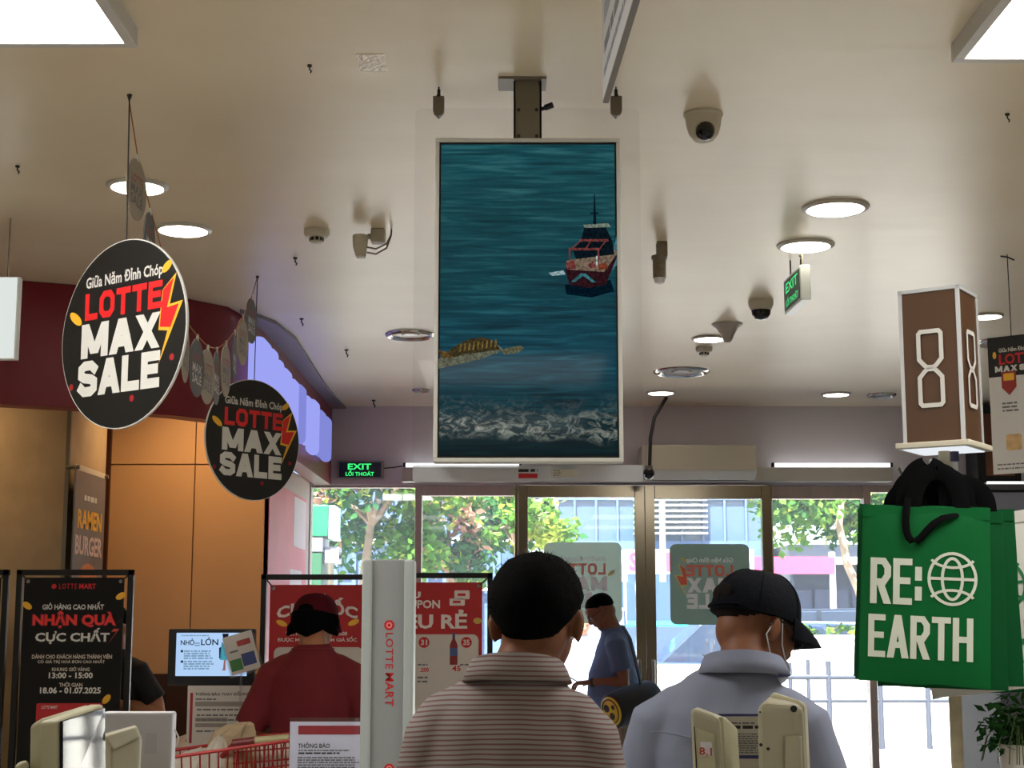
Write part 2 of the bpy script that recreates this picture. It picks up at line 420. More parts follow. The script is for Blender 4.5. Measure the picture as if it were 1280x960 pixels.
# ------------------------------------------------------------------ kiosk on the left: fascia, soffit, walls, column
FZ0 = 2.55
path = [Vector((-4.9, 6.74, 0))]+[onz(u, v, CEIL) for u, v in ((-120, 338), (0, 348), (120, 357.5), (230, 372), (285, 383))]
path += [Vector((-1.42, 8.05, 0)), Vector((-1.38, 8.3, 0)), Vector((-1.37, 8.7, 0)), Vector((-1.37, WALLY, 0))]
mb = MB(); n = len(path)
offs = []
for i, p in enumerate(path):
    t = (path[min(i+1, n-1)]-path[max(i-1, 0)]); t.z = 0; t.normalize(); offs.append(Vector((p.x-t.y*.12, p.y+t.x*.12, 0)))
for i in range(n-1):
    a, b, c, d = path[i], path[i+1], offs[i+1], offs[i]
    q = len(mb.v)
    for z in (FZ0, CEIL-.003):
        for p in (a, b, c, d): mb.v.append(Vector((p.x, p.y, z)))
    for f in ((0, 3, 2, 1), (4, 5, 6, 7), (0, 1, 5, 4), (2, 3, 7, 6)): mb.face([q+j for j in f])
MAROON = mat('maroon_fascia', rgb(122, 20, 36), .38, var=.06, vscale=2)
fas = mb.build('kiosk_fascia', MAROON, None, True)
tag(fas, 'dark maroon curved fascia band above the food kiosk under the ceiling', 'fascia')
SOF = [onz(u, v, CEIL) for u, v in ((300, 386), (320, 391), (345, 401), (370, 421), (388, 449), (405, 476), (421, 497))]
pl = [(p.x, p.y) for p in SOF]+[(onz(430, 505, CEIL).x, WALLY), (-1.37, WALLY), (-1.37, 8.7), (-1.4, 8.15)]
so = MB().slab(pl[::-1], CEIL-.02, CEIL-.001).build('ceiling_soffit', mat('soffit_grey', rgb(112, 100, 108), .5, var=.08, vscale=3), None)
so['kind'] = 'structure'; so.name = 'trim_20'
# glowing channel letters on the street side of the fascia
GLOW = emis('letter_glow', (.42, .45, 1, 1), 1.15); GLOWS = emis('letter_glow_side', (.36, .39, .95, 1), .95)
kl = thing('lit_channel_letters', 'row of glowing blue-white sign letters along the maroon fascia side', 'sign', (-1.37, 9, 2.6))
ys = [(7.95, 8.2, 0), (8.3, 8.44, .0), (8.56, 8.66, .02), (8.78, 8.98, .03), (9.14, 9.28, .04), (9.42, 9.62, .03), (9.78, 9.94, .05), (10.1, 10.3, .03), (10.46, 10.66, .05), (10.82, 11.0, .05)]
GLOW2 = emis('letter_glow_dim', (.28, .31, .85, 1), .8)
for a, b, dz in ys:
    x0 = 0 if a > 8.2 else -.02
    me = MB().box(x0, .075, a-9, b-9, dz*1.2, .43-dz)
    me.build('letter', [GLOWS if int(a*10) % 2 else GLOW2], kl, False, .035, 3)
# side partition with red poster print, kiosk back wall, column
KW = mat('kiosk_panel', rgb(205, 160, 112), .5, var=.03, vscale=3)
kx0 = onx(332, 700, -1.53).y
struct('wall_kiosk_back', MB().box(-5, -1.53, kx0, kx0+.1, 0, CEIL-.02), mat('kiosk_wall_base', rgb(120, 90, 62), .6)).name = 'wall_kiosk'
wk = bpy.data.objects['wall_kiosk']
fr = Fr((0, kx0, 0))
xl, xm, xr = fr.px(138, 640)[0], fr.px(243, 640)[0], fr.px(331, 640)[0]
zj, zw = fr.px(243, 581)[1], fr.px(200, 842)[1]
for a, b in ((xl, xm-.004), (xm+.004, xr)):
    for c, d in ((zw, zj-.004), (zj+.004, 2.95)): B('panel', KW, a, b, kx0-.02, kx0, c, d, wk)
B('panel', mat('dark_wainscot', rgb(62, 34, 22), .45), xl-.2, xr, kx0-.03, kx0, 0, zw-.003, wk)
B('corner_post', mat('dark_wood', rgb(70, 34, 18), .45, var=.2, vscale=6, stretch=(8, 8, .6)), xl-.16, xl, kx0-.05, kx0, 0, 2.95, wk)
ws = struct('wall_partition', MB().box(-1.62, -1.53, kx0, WALLY, 0, FZ0+.02), mat('partition_cream', rgb(190, 176, 160), .6))
pp = tag(B('wall_poster', mat('poster_pink', rgb(226, 96, 108), .5, var=.1, vscale=2), -1.53, -1.524, kx0+.06, 11.42, .3, 2.42), 'pale red wall poster with white patches beside the glass front', 'poster')
WP = mat('poster_white', rgb(232, 210, 214), .5)
MB().box(-1.524, -1.5225, 10.75, 11.38, 2.05, 2.4).build('white_patch', WP, pp)
for z in (1.62, 1.78): MB().box(-1.524, -1.5225, 10.6, 11.2, z, z+.11).build('white_patch', WP, pp)
cx = -2.41
cy0, cy1 = onx(82, 640, cx).y, onx(130, 640, cx).y
cc = struct('wall_column', MB().box(-3.7, cx, cy0, cy1, 0, CEIL), mat('column_concrete', rgb(172, 148, 114), .7, var=.16, vscale=3.5, bump=.2, bscale=12))
tag(B('corner_bead', GREYM, cx-.01, cx+.012, cy0-.012, cy0+.012, 0, CEIL-.01, cc), 'metal corner bead')
for y, z in ((cy0+.08, 2.5), (cy0+.4, 2.35)): pass
# hanging poster on the column side
y0, y1 = onx(92, 640, cx+.05).y, onx(130, 640, cx+.05).y
zt, zb = onx(111, 592, cx+.05).z, onx(111, 760, cx+.05).z
hp = thing('burger_poster', 'narrow grey ramen burger poster hanging on the kiosk column', 'poster', (cx+.05, (y0+y1)/2, zb), PI/2)
hw, hh = (y1-y0)/2, zt-zb
B('sheet', mat('poster_slate', rgb(106, 108, 112), .4, var=.06, vscale=5), -hw, hw, -.004, .004, 0, hh, hp)
for x in (-hw+.01, hw-.01): MB().tube([(x, .05, hh+.012), (x, -.02, hh+.012)], .012, 10).build('stand_off_pin', GREYM, hp, True)
MB().box(-hw, hw, -.002, .002, hh, hh+.03).build('clip_rail', CREAM, hp)
lines(hp, -.4*hw, .45*hw, hh*.81, .03, INKW, 1, 2, -.0045, 4)
text(hp, 'RAMEN', (-.78*hw, .8*hw, hh*.58, hh*.72), GOLD, -.0055, .03)
text(hp, 'BURGER', (-.88*hw, .88*hw, hh*.385, hh*.53), mat('ink_pink', rgb(216, 190, 184), .6), -.0055, .03)
poly(hp, 'burger_bun', [(.62*hw*math.cos(a), hh*.2+hh*.13*math.sin(a)) for a in [i*PI/12 for i in range(13)]], mat('bun', rgb(196, 120, 70), .6, var=.2, vscale=20), -.005)
poly(hp, 'burger_filling', rrect(-.72*hw, .72*hw, hh*.12, hh*.2, .02), mat('filling', rgb(150, 84, 50), .6, var=.3, vscale=30), -.005)
poly(hp, 'burger_base', rrect(-.6*hw, .6*hw, hh*.04, hh*.12, .03), MATS['bun'], -.005)
# warm kiosk lamps behind the fascia
for i, (x, y) in enumerate(((-2.05, 8.85), (-3.2, 8.0), (-1.75, 9.05))):
    L = bpy.data.lights.new('kiosk_lamp_light', 'SPOT'); L.energy = KIOSK_W*(1.2 if i != 1 else 2.2); L.color = (1, .68, .36); L.spot_size = math.radians(150); L.spot_blend = .8; L.shadow_soft_size = .05
    lo = bpy.data.objects.new('kiosk_lamp_light', L); COL.objects.link(lo)
    t = thing('kiosk_downlight', 'warm recessed lamp above the kiosk, hidden behind the maroon fascia', 'lamp', (x, y, CEIL-.06), 0, 'kiosk downlights')
    MB().lathe([(.055, .0), (.06, .0), (.06, .06), (.05, .06)], 20).build('housing', BLACK, t, True)
    lo.parent = t; lo.location = (0, 0, -.02); lo.rotation_euler = (0 if i == 1 else math.radians(12), 0, 0)
# ================================================================== CEILING FIXTURES
PANELE = emis('panel_light', (1, .97, .92, 1), PANEL_E); REARE = emis('panel_light_rear', (1, .97, .92, 1), REAR_E)
def panel_light(x0, x1, y0, y1, lab, group=None, em=None):
    t = thing('panel_light', lab, 'ceiling light', ((x0+x1)/2, (y0+y1)/2, CEIL-.055), 0, group)
    w, d = (x1-x0)/2, (y1-y0)/2; f = .03
    mb = MB()
    for b in ((-w, w, -d, -d+f), (-w, w, d-f, d), (-w, -w+f, -d+f, d-f), (w-f, w, -d+f, d-f)): mb.box(*b, 0, .055)
    mb.build('frame', mat('lamp_frame', rgb(205, 202, 196), .4), t, False, .003)
    MB().box(-w+f, w-f, -d+f, d-f, .004, .012).build('diffuser', em or PANELE, t)
    return t
a = onz(172, 60, CEIL-.055); b = onz(1189, 79, CEIL-.055)
panel_light(a.x-1.2, a.x, a.y-1.2, a.y, 'large square panel light at the top left corner of the ceiling')
panel_light(b.x, b.x+1.2, b.y-1.2, b.y, 'large square panel light at the top right corner of the ceiling')
for y in (-.2, -3.0):
    for x in (a.x-1.2, -.6, b.x): panel_light(x, x+1.2, y-1.2, y, 'large square panel light of the rows behind the viewer', 'panel lights behind the viewer', REARE)
DLE = emis('downlight_glow', (1, .93, .82, 1), DOWN_E)
TRIM = mat('downlight_trim', rgb(196, 190, 178), .35)
def downlight(u, v, wpx, lab, lit=True):
    p = onz(u, v, CEIL); r = wpx/2/F*(p-Vector((0, 0, CAMZ))).length*math.cos(math.atan2(abs(p.x), p.y))
    t = thing('downlight', lab, 'ceiling light', (p.x, p.y, CEIL-.014))
    if lit:
        MB().lathe([(r, .002), (r*1.06, 0), (r*1.18, .007), (r*1.2, .0138)], 40).build('trim_ring', TRIM, t, True)
        MB().lathe([(0, .003), (r, .002)], 40).build('lens', DLE, t, True)
    else:
        CH = mat('chrome_ring', rgb(190, 186, 180), .16, 1)
        MB().lathe([(r*.78, .013), (r*.84, .0), (r*.92, -.004), (r, .004), (r*1.02, .0138)], 44).build('trim_ring', CH, t, True)
        MB().lathe([(r*.3, .0138), (r*.55, .010), (r*.78, .013)], 40).build('reflector', mat('dim_reflector', rgb(120, 112, 104), .3, .6), t, True)
        MB().lathe([(0, .004), (r*.3, .009), (r*.3, .0138)], 24).build('lamp_glass', mat('lamp_glass', rgb(225, 225, 225), .2), t, True)
for u, v, w, lab in ((172, 232, 64, 'lit round downlight behind the highest garland disc, top left'), (229, 286, 60, 'lit round downlight just right of the big round sale sign'),
                     (1044, 259, 70, 'largest lit round downlight, right of the dome camera'), (1007, 306, 60, 'lit round downlight directly above the hanging green exit sign'),
                     (887, 422.5, 38, 'small lit downlight beside the bell-shaped ceiling horn'), (826, 490, 31, 'small lit downlight above the air curtain unit'),
                     (1045, 492, 31, 'small lit downlight near the back wall right of the air curtain'), (1234, 394, 34, 'lit downlight partly hidden by the brown number box')):
    downlight(u, v, w, lab)
for u, v, w, lab in ((513, 418, 62, 'unlit chrome-ringed recessed lamp left of the hanging screen'), (852, 464, 70, 'unlit chrome-ringed recessed lamp in front of the air curtain'),
                     (1102, 493, 36, 'small unlit recessed lamp left of the brown number box'), (1254, 427, 66, 'unlit recessed lamp right of the number box above the hanging sale board'), (526, 487, 22, 'tiny unlit recessed lamp behind the clear panel near the back wall')):
    downlight(u, v, w, lab, False)
# dome cameras
def dome_cam(u, v, wpx, lab, big):
    p = onz(u, v, CEIL); r = wpx/2/F*p.length
    t = thing('dome_camera', lab, 'camera', (p.x, p.y, CEIL))
    if big:
        MB().lathe([(r*1.0, 0), (r*1.02, -r*.12), (r*.95, -r*.2)], 32).build('base_plate', CREAM, t, True)
        MB().lathe([(r*.93, -r*.2), (r*.86, -r*.7), (r*.74, -r*1.1), (r*.5, -r*1.42), (r*.2, -r*1.55), (0, -r*1.57)], 32).build('housing', CREAM, t, True)
        M = Matrix.Translation((0, -r*.42, -r*1.02)) @ Matrix.Rotation(.45, 4, 'X')
        eye = MB().ball((0, 0, 0), (r*.56, r*.56, r*.56), 24, 14, 0, M).build('eyeball', mat('cam_cream_dark', rgb(180, 172, 154), .4), t, True)
        M2 = Matrix.Translation((0, -r*.56, -r*1.09)) @ Matrix.Rotation(.45, 4, 'X')
        MB().ball((0, 0, 0), (r*.5, r*.5, r*.5), 24, 14, 0, M2).build('lens_cover', DARKGLASS, eye, True)
    else:
        MB().lathe([(r*1.0, 0), (r*1.0, -r*.35), (r*.8, -r*.8)], 28).build('housing', CREAM, t, True)
        MB().lathe([(r*.78, -r*.8), (r*.72, -r*1.15), (r*.5, -r*1.45), (0, -r*1.58)], 28).build('lens_dome', DARKGLASS, t, True)
dome_cam(879, 142, 42, 'cream dome camera with black eye on the ceiling right of the hanging screen', True)
dome_cam(951, 376, 29, 'small cream dome camera with black dome left of the hanging exit sign', False)
# smoke detectors
for u, v, w, lab in ((396, 287, 29, 'cream round smoke detector left of the wired ceiling sensor'), (880, 434, 20, 'small cream smoke detector under the bell-shaped horn')):
    p = onz(u, v, CEIL); r = w/2/F*p.length
    t = thing('smoke_detector', lab, 'smoke detector', (p.x, p.y, CEIL))
    MB().lathe([(r, 0), (r, -r*.4), (r*.8, -r*.62)], 28).build('base', CREAM, t, True)
    MB().lathe([(r*.55, -r*.6), (r*.5, -r*1.0), (r*.38, -r*1.08), (0, -r*1.1)], 24).build('sensor_cap', CREAM, t, True)
    for k in range(9):
        a_ = k*2*PI/9; c_ = (r*.53*math.cos(a_), r*.53*math.sin(a_), -r*.8)
        MB().box(-r*.12, r*.12, -r*.03, r*.03, -r*.13, r*.13, 0, Matrix.Translation(c_) @ Matrix.Rotation(a_+PI/2, 4, 'Z')).build('vent_slot', BLACK, t)
# bell-shaped wifi / horn
p = onz(909, 405, CEIL); r = 17.5/F*p.length
t = thing('ceiling_horn', 'cream bell-shaped ceiling antenna beside a lit downlight', 'antenna', (p.x, p.y, CEIL))
MB().lathe([(r, 0), (r, -r*.08), (r*.72, -r*.3), (r*.45, -r*.75), (r*.32, -r*1.1), (r*.2, -r*1.25), (0, -r*1.28)], 28).build('bell', mat('horn_grey', rgb(186, 178, 166), .5), t, True)
MB().lathe([(r*1.06, 0), (r*1.06, -r*.05)], 28).build('mount_ring', CREAM, t, True)
# wired sensor (motion detector on bracket)
p = onz(462, 287, CEIL)
t = thing('motion_sensor', 'cream hanging motion sensor with looping wires on a ceiling bracket', 'sensor', (p.x, p.y, CEIL))
s_ = p.length/F
MB().box(2*s_, 18*s_, -.03, .03, -16*s_, 0).build('bracket', mat('junction_grey', rgb(176, 168, 150), .5), t, False, .006)
MB().tube([(-2*s_, 0, -8*s_), (8*s_, 0, -8*s_)], .012, 8).build('arm', CREAM, t, True)
MB().tube([(-10*s_, -.01, -8*s_), (-10*s_, -.012, -20*s_), (-9*s_, -.015, -33*s_)], [(9*s_, .035), (8.4*s_, .033), (5.5*s_, .025)], 14, ref=(1, 0, 0)).build('head', CREAM, t, True)
MB().tube([(-9*s_, -.015, -33*s_), (-9*s_, -.015, -35*s_)], [(5*s_, .022), (4*s_, .018)], 14, ref=(1, 0, 0)).build('lens', WHITE, t, True)
for q in (0, 1):
    MB().tube([(-2*s_, -.02, (-22-6*q)*s_), (8*s_, -.02, (-24-6*q)*s_), (20*s_, -.02, (-18-5*q)*s_), (25*s_, -.02, -8*s_), (25*s_, 0, 0)], .004, 6).build('wire', GREYM, t, True)
# bullet projector on the ceiling
p = onz(827, 303, CEIL); s_ = p.length/F
t = thing('bullet_camera', 'slim grey spot camera hanging straight down from the ceiling', 'camera', (p.x, p.y, CEIL))
DG = mat('aged_grey', rgb(128, 118, 100), .5, .2, var=.2, vscale=40)
MB().box(-6*s_, 6*s_, -.03, .03, -18*s_, 0).build('bracket', DG, t, False, .004)
MB().tube([(-3*s_, 0, -17*s_), (-3*s_, 0, -42*s_)], [.029, .028], 16).build('body', DG, t, True)
MB().tube([(-3*s_, 0, -16*s_), (-3*s_, 0, -20*s_)], .034, 16).build('collar', GREYM, t, True)
MB().lathe([(.026, 0), (.02, -.02), (0, -.026)], 16, (-3*s_, 0, -42*s_)).build('lens', WHITE, t, True)
# hanging exit sign, edge towards us
p = onz(995, 318, CEIL)
t = thing('hanging_exit_sign', 'green emergency exit sign hanging edge-on from the ceiling', 'exit sign', (p.x, p.y, CEIL), math.radians(-88))
EXB = mat('exit_green_dark', rgb(20, 70, 40), .4)
sz0, sz1 = -.24, -.085
B('case', mat('exit_case', rgb(205, 212, 208), .35), -.17, .17, -.022, .022, sz0, sz1, t, .004)
B('face', EXB, -.155, .155, -.024, -.02, sz0+.012, sz1-.012, t)
text(t, 'EXIT', (-.12, .12, sz0+.085, sz1-.025), emis('exit_glow', (.1, 1, .3, 1), .8), -.0245, .02)
text(t, 'LỐI THOÁT', (-.12, .12, sz0+.025, sz0+.07), MATS['exit_glow'], -.0245, .02)
for x in (-.12, .12): MB().tube([(x, 0, sz1), (x, 0, 0)], .004, 6).build('hanger_rod', GREYM, t)
MB().tube([(-.1, .02, sz1), (-.14, .05, sz1+.05), (-.08, .04, sz1+.09), (-.02, .02, 0)], .004, 6).build('wire', CORD, t, True)
# exit sign on the back header
x0, x1, z0, z1 = Fr((0, WALLY, 0)).rect(422, 576.5, 480, 599.5)
t = thing('wall_exit_sign', 'glowing green exit sign in a grey case on the back wall header', 'exit sign', ((x0+x1)/2, WALLY, (z0+z1)/2))
w, h = (x1-x0)/2, (z1-z0)/2
B('case', mat('exit_case_grey', rgb(140, 134, 134), .4), -w, w, -.05, 0, -h, h, t, .004)
B('face', mat('exit_face', rgb(5, 22, 14), .3), -w*.9, w*.9, -.053, -.05, -h*.8, h*.8, t)
EXG = emis('exit_letters', (.05, 1, .22, 1), 1.1)
text(t, 'EXIT', (-w*.53, w*.48, .02*h, .66*h), EXG, -.0545, .025); text(t, 'LỐI THOÁT', (-w*.62, w*.6, -.66*h, -.02*h), EXG, -.0545, .025)
MB().tube([(w, -.02, h*.2), (w+.08, -.02, h*.3), (w+.14, -.01, h*.45)], .005, 6).build('cable', CORD, t, True)
# air curtain and glowing strips in place of the bright gap over the doors
x0, x1, z0, z1 = Fr((0, WALLY-.3, 0)).rect(808, 556, 946, 588)
t = thing('air_curtain', 'long cream air curtain unit above the sliding doors', 'air curtain', ((x0+x1)/2, WALLY, z0))
w = (x1-x0)/2; h = z1-z0
MB().prism([(-.3, .0), (-.3, h), (0, h), (0, -.06), (-.2, -.06)], -w, w).build('casing', CREAM, t, False, .008).rotation_euler = (0, 0, 0)
c = t.children[0]
for v in c.data.vertices: v.co = Vector((v.co.y, v.co.x, v.co.z))
c.data.flip_normals()
B('end_cap', mat('cream_cap', rgb(196, 190, 172), .45), -w-.035, -w, -.29, 0, .005, h-.005, t, .006)
for q in range(3): B('outlet_slot', BLACK, -w+.05, w-.05, -.17+q*.04, -.15+q*.04, -.0625, -.059, t)
MB().tube([(w, -.1, h*.1), (w+.06, -.1, h*.08), (w+.12, -.02, h*.1)], .012, 8).build('cable', CORD, t, True)
GAPL = emis('gap_glow', (.95, .98, 1, 1), 2.5)
for u0, u1, lab in ((505, 652, 'bright glowing strip for the gap above the header panel left of the air curtain'), (962, 1112, 'bright glowing strip for the gap above the header panel right of the air curtain')):
    a_, b_ = WX(u0, 585), WX(u1, 585)
    t = thing('glow_strip', lab, 'glowing strip', ((a_+b_)/2, WALLY-.09, WZ(587)))
    w = (b_-a_)/2
    MB().box(-w, w, -.02, .02, 0, .008).build('strip_base', WHITE, t)
    MB().tube([(-w+.02, 0, .024), (w-.02, 0, .024)], .016, 12).build('tube', GAPL, t, True)
    for x in (-w, w-.02): MB().box(x, x+.02, -.018, .018, .006, .042).build('strip_end', BLACKM, t)
# cable with black ball sensor
pc = at(811, 592, 11.0); p0 = onz(823, 511, CEIL)
t = thing('ball_sensor', 'black ball hanging on a bent black cable left of the air curtain', 'sensor', (pc.x, pc.y, pc.z))
MB().tube([Vector((p0.x, 11.1, CEIL))-pc, at(818, 522, 11.08)-pc, at(813, 548, 11.03)-pc, at(812, 585, 11)-pc], .013, 8).build('cable', BLACK, t, True)
MB().lathe([(.0, .06), (.028, .055), (.03, .03)], 16).build('neck', GREYM, t, True)
MB().ball((0, 0, 0), (.042, .042, .042)).build('ball', DARKGLASS, t, True)
# ceiling bits: hooks and marks
for u, v, lab in ((387, 81, 'small black ceiling hook left of the clear tape patch'), (369, 322, 'twisted wire hook below the smoke detector on the ceiling'), (433, 437, 'small dark ceiling bolt left of the unlit chrome lamp'),
                  (1259, 142, 'small ring hook on the ceiling under the right panel light'), (22, 207, 'dark ceiling hook at the left picture edge'), (467, 500, 'dark sprinkler bolt near the back wall header'), (377, 398, 'tiny ceiling bolt right of the fascia corner'), (867, 512, 'short black bolt where ceiling meets the back wall')):
    p = onz(u, v, CEIL); s_ = p.length/F
    t = MB().lathe([(2.4*s_, 0), (2.4*s_, -.006), (.8*s_, -.008)], 10).tube([(0, 0, -.006), (0, 0, -5*s_), (2*s_, 0, -7*s_), (1*s_, 0, -9*s_)], .8*s_, 6).build('ceiling_hook', CORD, None, True)
    t.location = (p.x, p.y, CEIL); tag(t, lab, 'hook')
p = onz(465, 78, CEIL)
t = MB().box(-.04, .04, -.07, .07, -.002, 0).build('tape_patch', mat('tape_film', rgb(232, 217, 190), .1, bump=.7, bscale=55, spec=.8), None); t.location = (p.x, p.y, CEIL); tag(t, 'shiny clear tape patch on the ceiling left of the hanging screen', 'tape')
# ================================================================== HANGING SALE DISCS AND GARLAND
def sale_disc(u, v, hpx, hook, th, lab):
    hk = onz(hook[0], hook[1], CEIL); d = at(u, v, hk.y)
    depth = d.y*math.cos(PITCH)+(d.z-CAMZ)*math.sin(PITCH)
    R = hpx/2/F*depth
    t = thing('sale_disc', lab, 'sign', d, th, 'round sale discs')
    circ = [(R*math.cos(a), R*math.sin(a)) for a in [2*PI*i/64 for i in range(64)]]
    MB().prism(circ, -.004, .004).build('board', mat('foam_edge', rgb(214, 212, 206), .6), t)
    for y0, y1 in ((-.0055, -.004), (.004, .0055)):
        MB().prism([(x*.988, z*.988) for x, z in circ], y0, y1).build('printed_face', mat('disc_black', rgb(20, 20, 19), .42), t)
    sale_print(t, R, R, -.006, False, INKW, mat('sale_red', rgb(214, 28, 30), .5), GOLD)
    top = R
    MB().tube([(0, 0, top-.02), (hk.x-d.x, 0, CEIL-d.z)], .0022, 6).build('string', CORD, t)
    MB().lathe([(.008, 0), (.008, -.003), (.002, -.02)], 8, (hk.x-d.x, 0, CEIL-d.z)).build('hook', CORD, t)
    return d
d1c = sale_disc(154, 417, 240, (160, 117), math.radians(-37), 'larger, nearer round black sale disc hanging at left')
d2c = sale_disc(316, 550, 152, (322, 345), math.radians(50), 'smaller, farther round black sale disc beside the glowing letters')
# garland of small discs strung along the aisle
GX = -1.19
gl = thing('disc_garland', 'garland string sagging between the two hanging sale discs', 'garland', (GX, 5.8, 2.4))
g = [(160, 117), (172, 195), (188, 262), (210, 340), (233, 402), (247, 420), (260, 433), (271.5, 436), (283, 428), (294, 414), (304, 395), (315, 370), (322, 345)]
gp = [onx(u, v, GX) for u, v in g]
gp[0] = onz(160, 117, CEIL); gp[-1] = onz(322, 345, CEIL)
MB().tube([p-Vector((GX, 5.8, 2.4)) for p in gp], .0022, 5).build('string', mat('twine', rgb(170, 112, 60), .8), gl)
words = ['highest', 'second', 'third', 'fourth', 'fifth', 'sixth', 'seventh', 'eighth', 'ninth', 'tenth', 'farthest']
kinds = [mat('tag_kraft', rgb(164, 152, 134), .7), mat('tag_grey', rgb(92, 88, 86), .6)]
TR = mat('tag_red', rgb(150, 70, 66), .6)
for i, (p, hpx, kd) in enumerate(zip(gp[1:-1], (80, 78, 78, 74, 74, 70, 68, 66, 63, 60, 58), (0, 1, 0, 0, 1, 0, 1, 0, 1, 0, 1))):
    R = hpx/2/F*p.y
    lab = ('%s small %s disc on the garland string, counted from the big sale disc' % (words[i], 'kraft' if kd == 0 else 'dark grey')).replace('highest', 'nearest').replace('counted from the big sale disc', 'counted from the ceiling hook at left') if i not in (10,) else 'farthest small dark grey disc on the garland string, above the smaller sale disc'
    t = thing('garland_tag', lab, 'tag', (p.x, p.y, p.z-R-.012), math.radians(90+(-4, 3, 0, 5, -3)[i % 5]), 'small discs on the garland')
    MB().prism([(R*math.cos(a), R*math.sin(a)) for a in [2*PI*k/36 for k in range(36)]], -.0018, .0018).build('card', kinds[kd], t)
    MB().box(-.008, .008, -.003, .003, R-.006, R+.018).build('clip', CREAM, t)
    text(t, 'LOTTE', (-.6*R, .6*R, .18*R, .46*R), TR, -.0024, .015); ink = INKW if kd else INKG
    text(t, 'MAX', (-.6*R, .6*R, -.18*R, .14*R), ink, -.0024, .012); text(t, 'SALE', (-.62*R, .62*R, -.55*R, -.22*R), ink, -.0024, .015)
